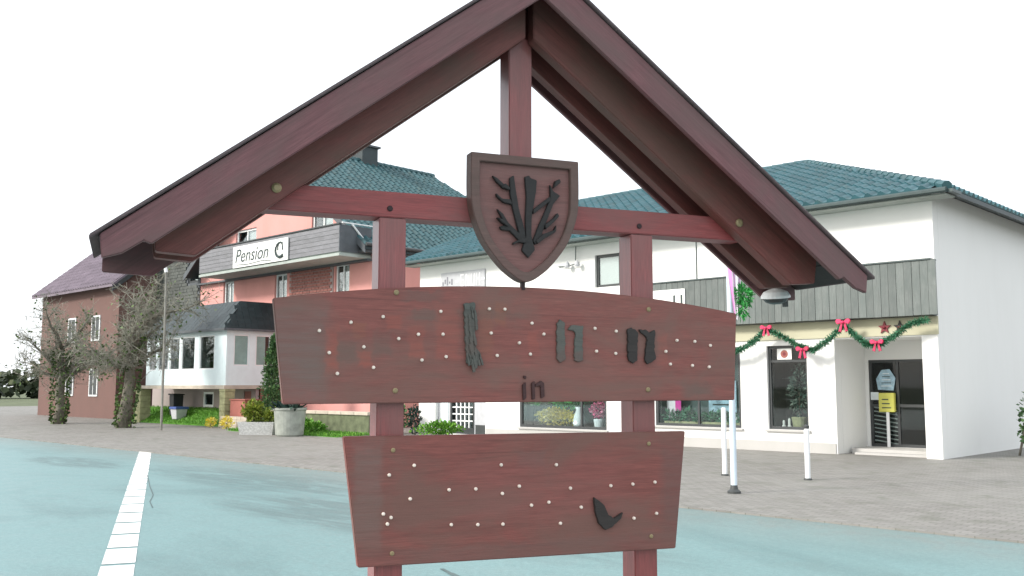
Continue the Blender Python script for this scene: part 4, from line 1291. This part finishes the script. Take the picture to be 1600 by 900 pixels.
# ================================================================== shingled wing and neighbour house (left)
WING = thing('shingled_house', 'grey brown shingled house wall left of the pink guest house', 'house', tuple(Q0), FD)
wall(mbw := MB(), -17.5, -7.86, 0, 7.9, 2.95, 3.2, [(-9.0, -7.98, 6.55, 7.75)])
mbw.build('wall', M['slate_panel'], WING)
mb = MB()
r_ = 0
random.seed(9)
while 4.9 + r_ * .155 < 7.75:
    x = -15.2 + (.14 if r_ % 2 else 0)
    while x < -8.1:
        z = 4.9 + r_ * .155
        if not (-9.25 < x < -7.7 and 6.42 < z < 7.75):
            d_ = random.uniform(0, .02)
            mb.box(x + .005, x + .275, 2.915 - d_, 2.945, z + .004, z + .150 + random.uniform(-.01, .0))
        x += .28
    r_ += 1
mb.build('shingle_cladding', M['grey_shingle'], WING, kind='stuff')
wv_ = window(WING, -9.0, -7.98, 6.55, 7.75, M['frame_dark'], depth=2.99, fw=.12, back=M['inside'], room=.2)
MB().box(-8.55, -8.25, 3.08, 3.09, 6.7, 7.0).build('curtain', M['curtain'], wv_)
MB().box(-17.6, -7.87, 2.6, 4.4, 7.903, 8.03).build('roof', M['slate_panel'], WING)
NB2 = thing('neighbour_house', 'house with purple grey tiled roof and red brown gable at far left', 'house', tuple(QP(-12, 1.0)), FD)
nh = MB().box(-10, -.15, .0, 9.6, 0, 6.9)
nh.build('wall', M['brown_wall'], NB2)
MB().prism([(0, 6.903), (9.6, 6.903), (4.8, 10.9)], 0, .25).build('gable', M['brown_wall'], NB2, loc=(-.16, 0, 0), rot=(0, 0, math.pi / 2))
for (a, b, c, d) in ((-3.2, -2.2, 3.9, 5.2), (-6.2, -5.2, 3.9, 5.2), (-3.2, -2.2, 1.1, 2.5), (-6.2, -5.2, 1.1, 2.5)):
    f = MB().box(a, b, -.05, -.002, c, d).build('window', M['frame_white'], NB2)
    MB().box(a + .08, (a + b) / 2 - .03, -.055, -.0505, c + .08, d - .08).box((a + b) / 2 + .03, b - .08, -.055, -.0505, c + .08, d - .08).build('pane', M['frame_dark'], f)
npit = .84
mb = MB()
v = [(-10.3, -.5, 6.58), (.1, -.5, 6.58), (.1, 4.8, 6.58 + 5.3 * npit), (-10.3, 4.8, 6.58 + 5.3 * npit), (.1, 10.1, 6.58), (-10.3, 10.1, 6.58)]
mb.add(v + [(a, b, c - .12) for a, b, c in v], [(0, 1, 2, 3), (3, 2, 4, 5), (9, 8, 7, 6), (11, 10, 8, 9), (0, 6, 7, 1), (1, 7, 8, 2), (2, 8, 10, 4), (4, 10, 11, 5), (0, 3, 9, 6), (3, 5, 11, 9)])
NR = mb.build('roof', M['purple_tile'], NB2)
mb = MB()
eyn = Vector((0, 1, npit)).normalized(); nn_ = Vector((1, 0, 0)).cross(eyn)
bt = pantile(.3, .36)
for r_ in range(19):
    for c_ in range(34):
        q = Vector((-10.25 + (c_ + .5) * .3, -.5, 6.58)) + eyn * (r_ + .5) * .36 + nn_ * .012
        MX = Matrix((Vector((1, 0, 0)), eyn, nn_)).transposed()
        mb.add([q + MX @ Vector(p) for p in bt.v], bt.f)
mb.build('roof_tile_field', M['purple_tile'], NR, kind='stuff')
sk = MB().box(-.45, .45, -.3, .3, 0, .08).build('skylight', M['frame_white'], NR, loc=tuple(Vector((-.9, -.5, 6.58)) + eyn * 3.0 + nn_ * .08), rot=Matrix((Vector((1, 0, 0)), eyn, nn_)).transposed().to_euler())
MB().prism([(-.5, 6.46), (4.8, 6.46 + 5.3 * npit), (4.8, 6.2 + 5.3 * npit), (-.5, 6.2)], -.02, .02).build('verge_board', M['frame_dark'], NB2, loc=(.13, 0, 0), rot=(0, 0, math.pi / 2))

# ================================================================== street lamp
SL = thing('street_lamp', 'pale street lamp with bent arm behind the roof tip at left', 'street lamp', (-12.69, 35.0, 0.02))
MB().tube([(0, 0, 0), (0, 0, 3.2), (-.02, 0, 5.6), (-.12, 0, 6.15), (-.42, 0, 6.78), (-.5, 0, 6.88)], [.045, .042, .040, .038, .036, .036], 10).build('mast', M['mast'], SL)
MB().tube([(-.02, 0, 5.75), (-.12, 0, 6.15), (-.42, 0, 6.80), (-.55, 0, 6.90)], [.062, .060, .056, .05], 10).build('arm', M['bollard'], SL)
MB().box(-1.0, -.45, -.11, .11, 6.87, 6.99).build('lamp_head', M['frame_white'], SL, .03)

# ================================================================== vegetation and garden
random.seed(21)
def big_tree(loc, label, h, trunk_r, spread, nleaf, cat='tree', lean=(0, 0), ivy=True, seed=1, leafmat='ivy'):
    random.seed(seed)
    t = thing('garden_tree', label, cat, loc, 0)
    tb_, br2, tw, lf = MB(), MB(), MB(), MB()
    p = [Vector((lean[0] * k / 5 + random.uniform(-.06, .06), lean[1] * k / 5, h * .45 * k / 5)) for k in range(6)]
    tb_.tube(p, [trunk_r * (1.25 if k == 0 else 1 - .09 * k) for k in range(6)], 10)
    ends = []
    for i in range(9):
        a = i * 2.4 + random.uniform(-.4, .4)
        st_ = p[random.choice((3, 4, 5, 5))]
        L_ = spread * random.uniform(.55, 1.0)
        q = [st_]
        d = Vector((math.cos(a), math.sin(a), random.uniform(.35, 1.2))).normalized()
        for k in range(5):
            d = (d + Vector((random.gauss(0, .22), random.gauss(0, .22), random.gauss(.05, .2)))).normalized()
            q.append(q[-1] + d * L_ / 5)
            ends.append((q[-1], d, L_))
        br2.tube(q, [trunk_r * .42 * (1 - .16 * k) for k in range(6)], 6)
    tips = []
    for (e, d, L_) in ends:
        for j in range(7):
            dd = (d * .6 + Vector((random.gauss(0, .8), random.gauss(0, .8), random.gauss(.15, .7)))).normalized()
            l2 = spread * random.uniform(.16, .38)
            m1 = e + dd * l2 * .5 + Vector((random.gauss(0, .05), random.gauss(0, .05), random.gauss(0, .05)))
            m2 = e + dd * l2
            tw.tube([e, m1, m2], [.017, .010, .005], 4, False)
            tips.append((m1, dd)); tips.append((m2, dd))
    for (e, d) in tips:
        for j in range(5):
            dd = (d * .5 + Vector((random.gauss(0, .8), random.gauss(0, .8), random.gauss(0, .8)))).normalized()
            tw.tube([e, e + dd * random.uniform(.2, .5)], [.008, .004], 3, False)
    for _ in range(nleaf):
        e, d = random.choice(tips)
        lf.leaf(e + Vector((random.gauss(0, .22), random.gauss(0, .22), random.gauss(0, .2))), Vector((random.gauss(0, 1), random.gauss(0, 1), random.gauss(0, 1))), .14, .05)
    if ivy:
        for k in range(650):
            u = random.random()
            c_ = p[0].lerp(p[5], u)
            a = random.uniform(0, 6.283)
            r0 = trunk_r * (1.05 + random.random() * .5)
            lf.leaf(c_ + Vector((math.cos(a) * r0, math.sin(a) * r0, 0)), Vector((math.cos(a), math.sin(a), random.uniform(-1, .5))), .13, .055)
    tb_.build('trunk', M['bark'], t, smooth=True)
    br2.build('limbs', M['bark'], t, smooth=True)
    cr = tw.build('crown', M['twig'], t)
    lf.build('leaves', M[leafmat], cr)
    return t
big_tree((-14.9, 37.2, .02), 'ivy clad garden tree with thin bare crown before the winter garden', 8.4, .24, 2.7, 500, seed=4, lean=(.3, 0))
big_tree((-19.2, 41.0, .02), 'second thin crowned tree further left behind the ivy clad one', 7.0, .22, 2.4, 450, seed=8)
# conifer
cf = thing('conifer', 'narrow upright green conifer at the left edge of the upper board', 'conifer', (-8.95, 36.0, .02))
mb = MB()
for k in range(16):
    z = .25 + k * .2
    r0 = .52 * (1 - (k / 17) ** 1.6) + .06
    foliage(mb, (random.uniform(-.06, .06), random.uniform(-.06, .06), z), (r0, r0, .26), 260, .13, .03, .9, .5)
mb.build('crown', M['conifer'], cf)
MB().tube([(0, 0, 0), (0, 0, 3.0)], [.07, .02], 8).build('trunk', M['bark'], cf)
# trough with bushes
tr = thing('planter_trough', 'low washed concrete planter trough left of the tall tub', 'planter', (-8.33, 31.9, .02), -.12)
MB().add([(-.55, -.3, 0), (.55, -.3, 0), (.55, .3, 0), (-.55, .3, 0), (-.62, -.36, .42), (.62, -.36, .42), (.62, .36, .42), (-.62, .36, .42), (-.54, -.28, .42), (.54, -.28, .42), (.54, .28, .42), (-.54, .28, .42), (-.54, -.28, .34), (.54, -.28, .34), (.54, .28, .34), (-.54, .28, .34)],
         [(3, 2, 1, 0), (0, 1, 5, 4), (1, 2, 6, 5), (2, 3, 7, 6), (3, 0, 4, 7), (4, 5, 9, 8), (5, 6, 10, 9), (6, 7, 11, 10), (7, 4, 8, 11), (8, 9, 13, 12), (9, 10, 14, 13), (10, 11, 15, 14), (11, 8, 12, 15)]).build('bowl', M['washed'], tr)
MB().box(-.535, .535, -.275, .275, .30, .37).build('soil', M['bark'], tr)
b1 = thing('round_bush', 'yellow green rounded bush growing in the low trough', 'bush', (-8.55, 31.95, .38))
mb = MB(); foliage(mb, (0, 0, .36), (.44, .36, .46), 1300, .10, .03, .5, .4); mb.build('leaves', M['bush'], b1)
MB().tube([(0, 0, -.05), (0, 0, .35)], .03, 6).build('stem', M['bark'], b1)
b2 = thing('round_bush', 'smaller yellow green bush at the right end of the trough', 'bush', (-7.95, 31.85, .38))
mb = MB(); foliage(mb, (0, 0, .24), (.26, .26, .34), 600, .09, .028, .5, .4); mb.build('leaves', M['bush'], b2)
MB().tube([(0, 0, -.05), (0, 0, .2)], .02, 6).build('stem', M['bark'], b2)
tu = thing('planter_tub', 'large round concrete planter tub below the upper board', 'planter', (-7.1, 30.9, .02))
MB().lathe([(.40, 0), (.44, .05), (.50, .80), (.53, .84), (.53, .90), (.46, .90), (.45, .80), (.02, .79)], n=28).build('bowl', M['concrete'], tu, smooth=False)
tp = thing('tub_plant', 'dark leaved plant growing in the large round tub', 'plant', (-7.1, 30.9, .82))
mb = MB()
for k in range(90):
    a = random.uniform(0, 6.283)
    mb.leaf((random.uniform(-.3, .3), random.uniform(-.3, .3), 0), Vector((math.cos(a), math.sin(a), random.uniform(.2, 1.0))), random.uniform(.28, .55), .055)
mb.build('leaves', M['dark_leaf'], tp)
MB().lathe([(.44, -.02), (.2, .02), (.02, .03)], n=16).build('root_ball', M['bark'], tp)
# lawn banks (local frame of the guest house)
MB().add([(-9, -.15, .03), (-.3, -.15, .03), (-.3, 1.35, .66), (-9, 1.35, .66)], [(0, 1, 2, 3)]).build('lawn_bank', M['lawn'], None, kind='structure', loc=tuple(Q0), rot=(0, 0, FD))
mb = MB()
for _ in range(7000):
    u, v_ = random.uniform(-8.9, -.35), random.random()
    mb.leaf((u, -.15 + 1.5 * v_, .03 + .63 * v_), Vector((random.gauss(0, .4), random.gauss(0, .4), 1)), random.uniform(.05, .12), .012)
gr_ = mb.build('lawn_grass', M['grass'], None, kind='stuff', loc=tuple(Q0), rot=(0, 0, FD))
gr_['label'] = 'bright green lawn under the winter garden'; gr_['category'] = 'grass'
GW = thing('garden_wall', 'low mossy garden wall with pale coping right of the planters', 'garden wall', tuple(QP(3.6, -.2)), FD)
MB().box(0, 5.8, 0, .3, -.1, .66).build('wall', M['moss'], GW)
for k in range(8): MB().box(.0 + k * .725 + .004, (k + 1) * .725 - .004, -.05, .35, .663, .77).build('coping_stone', M['coping'], GW, .01)
MB().box(3.0, 9.6, -1.6, -.4, -.2, .03).build('verge', M['lawn'], None, kind='structure', loc=tuple(Q0), rot=(0, 0, FD))
mb = MB()
for _ in range(5200):
    mb.leaf((random.uniform(3.0, 9.6), random.uniform(-1.6, -.25), .03), Vector((random.gauss(0, .4), random.gauss(0, .4), 1)), random.uniform(.06, .16), .014)
gv = mb.build('verge_grass', M['grass'], None, kind='stuff', loc=tuple(Q0), rot=(0, 0, FD))
gv['label'] = 'grass strip at the foot of the mossy garden wall'; gv['category'] = 'grass'
def shrub(s, y, r, n, label, mat='grass', l=.12, wd=.035, z=.05):
    t = thing('low_shrub', label, 'shrub', tuple(QP(s, y, z)))
    mb = MB(); foliage(mb, (0, 0, r[2] * .8), r, n, l, wd, .4, .4); mb.build('leaves', M[mat], t)
    MB().tube([(0, 0, -.05), (0, 0, r[2] * .7)], .025, 6).build('stem', M['bark'], t)
    return t
shrub(6.6, -.95, (.75, .4, .30), 800, 'low bright green shrub left of the left sign post')
shrub(7.6, -1.1, (.55, .4, .24), 550, 'small bright green shrub directly behind the left sign post', l=.10)
def wshrub(s, y, r, n, label, mat, l=.12, wd=.035):
    t = thing('low_shrub', label, 'shrub', tuple(WP(s, y, .03)))
    mb = MB(); foliage(mb, (0, 0, r[2] * .85), r, n, l, wd, .4, .4); mb.build('leaves', M[mat], t)
    MB().tube([(0, 0, 0), (0, 0, r[2] * .8)], .025, 6).build('stem', M['bark'], t)
wshrub(-13.4, -.9, (.55, .45, .62), 1100, 'green shrub right of the left sign post between the boards', 'conifer')
wshrub(-12.25, -1.0, (.20, .2, .60), 260, 'thin dark plant before the white side panel', 'dark_leaf')
wshrub(-11.0, -1.0, (.85, .3, .26), 700, 'low yellow green plants at the foot of the lattice door', 'grass')
yk = thing('marker_post', 'short pale yellow marker post before the green shrub', 'post', tuple(WP(-13.3, -1.8, .022)))
MB().lathe([(.05, 0), (.05, .78), (.03, .82)], n=10).build('shaft', M['yellow'], yk)
MB().lathe([(.07, 0), (.07, .03), (.05, .04)], n=10).build('foot', M['iron'], yk)
# low bed, box, bins near the winter garden
LBW = thing('low_brick_bed', 'low pale brick bed edge beside the right stone pillar', 'garden wall', tuple(QP(.3, -.35)), FD)
for r_ in range(4):
    for k in range(8):
        MB().box(k * .3 + (.0 if r_ % 2 else .0) + .006, (k + 1) * .3 - .006, random.uniform(0, .015), .24, r_ * .115 + .004, (r_ + 1) * .115 - .004).build('brick', M['coping'], LBW)
shrub(.25, -.7, (.25, .2, .22), 260, 'dry yellow plant at the foot of the right stone pillar', 'flower_y', l=.09, wd=.02)
shrub(1.5, -.75, (.28, .2, .26), 300, 'dry yellow plant in front of the low brick bed', 'flower_y', l=.10, wd=.02)
RB = thing('wooden_box', 'red brown box standing behind the low brick bed', 'box', tuple(QP(.95, .3, .3)), FD)
MB().box(-.55, .55, -.3, .3, 0, .76).build('body', M['brown_box'], RB, .015)
MB().box(-.58, .58, -.33, .33, .763, .81).build('lid', M['brown_box'], RB, .01)
MB().box(-.5, .5, -.28, .28, -.28, -.002).build('plinth', M['iron'], RB)
BN = thing('waste_bin', 'black wheeled bin on the lawn under the winter garden', 'bin', tuple(QP(-5.05, .55, .32)), FD)
MB().add([(-.19, -.2, .05), (.19, -.2, .05), (.19, .2, .05), (-.19, .2, .05), (-.21, -.23, .90), (.21, -.23, .90), (.21, .23, .90), (-.21, .23, .90)], [(3, 2, 1, 0), (0, 1, 5, 4), (1, 2, 6, 5), (2, 3, 7, 6), (3, 0, 4, 7), (4, 5, 6, 7)]).build('body', M['bin'], BN, .02)
MB().prism([(-.24, .903), (.24, .903), (.24, .95), (-.24, .97)], -.27, .26).build('lid', M['bin'], BN, .01)
for sx in (-.18, .18): MB().lathe([(.09, -.03), (.1, 0), (.09, .03)], n=12).build('wheel', M['iron'], BN, loc=(sx, .28, .09), rot=(0, math.pi / 2, 0))
BB = thing('waste_bin', 'small grey bin with blue lid right of the black bin', 'bin', tuple(QP(-4.3, .3, .22)), FD)
MB().add([(-.2, -.2, .0), (.2, -.2, .0), (.2, .2, .0), (-.2, .2, .0), (-.27, -.26, .42), (.27, -.26, .42), (.27, .26, .42), (-.27, .26, .42)], [(3, 2, 1, 0), (0, 1, 5, 4), (1, 2, 6, 5), (2, 3, 7, 6), (3, 0, 4, 7), (4, 5, 6, 7)]).build('body', M['grey_sign'], BB, .015)
MB().box(-.31, .31, -.30, .30, .423, .52).build('lid', M['bin_blue'], BB, .02)
# white blocks painted along the carriageway
RM = thing('road_marking', 'row of white painted blocks along the road at left edge', 'road marking', (-9.07, 24.0, 0.004), math.atan2(-15.7, 5.72))
bmk = []
for v_ in range(4):
    m_ = MB()
    j = [random.uniform(-.005, .005) for _ in range(8)]
    m_.add([(-.425 + j[0], -.14 + j[1], 0), (.425 + j[2], -.14 + j[3], 0), (.425 + j[4], .14 + j[5], 0), (-.425 + j[6], .14 + j[7], 0)], [(0, 1, 2, 3)])
    me = m_.mesh('block'); me.materials.append(M['marking']); bmk.append(me)
for k in range(24):
    link('block', random.choice(bmk), RM, loc=(.45 + k * .95, 0, 0))
# beyond the right end of the shop: hedge and trees, behind: a farther house
hg = thing('hedge', 'clipped green hedge beyond the right end of the shop', 'hedge', tuple(WP(5.0, 2.5)), FD)
mb = MB()
for k in range(14): foliage(mb, (.4 + k * .55, .0, .75), (.5, .45, .85), 260, .13, .045, 0, .35)
mb.build('leaves', M['conifer'], hg)
MB().tube([(0, 0, 0), (.2, 0, .9)], .03, 6).build('stem', M['bark'], hg)

# far-off trees closing the view beyond the houses
random.seed(31)
mb = MB()
for k in range(26):
    a = -1.15 + k * .09
    p = Vector((150 * math.sin(a), 150 * math.cos(a), random.uniform(1.0, 2.5)))
    foliage(mb, p, (9, 8, random.uniform(3.0, 5)), 1500, 1.0, .42, 0, .45)
wd = mb.build('woodland', M['wood_far'], None, kind='stuff')
wd['label'] = 'far off dark tree line beyond the houses'
wd['category'] = 'woodland'
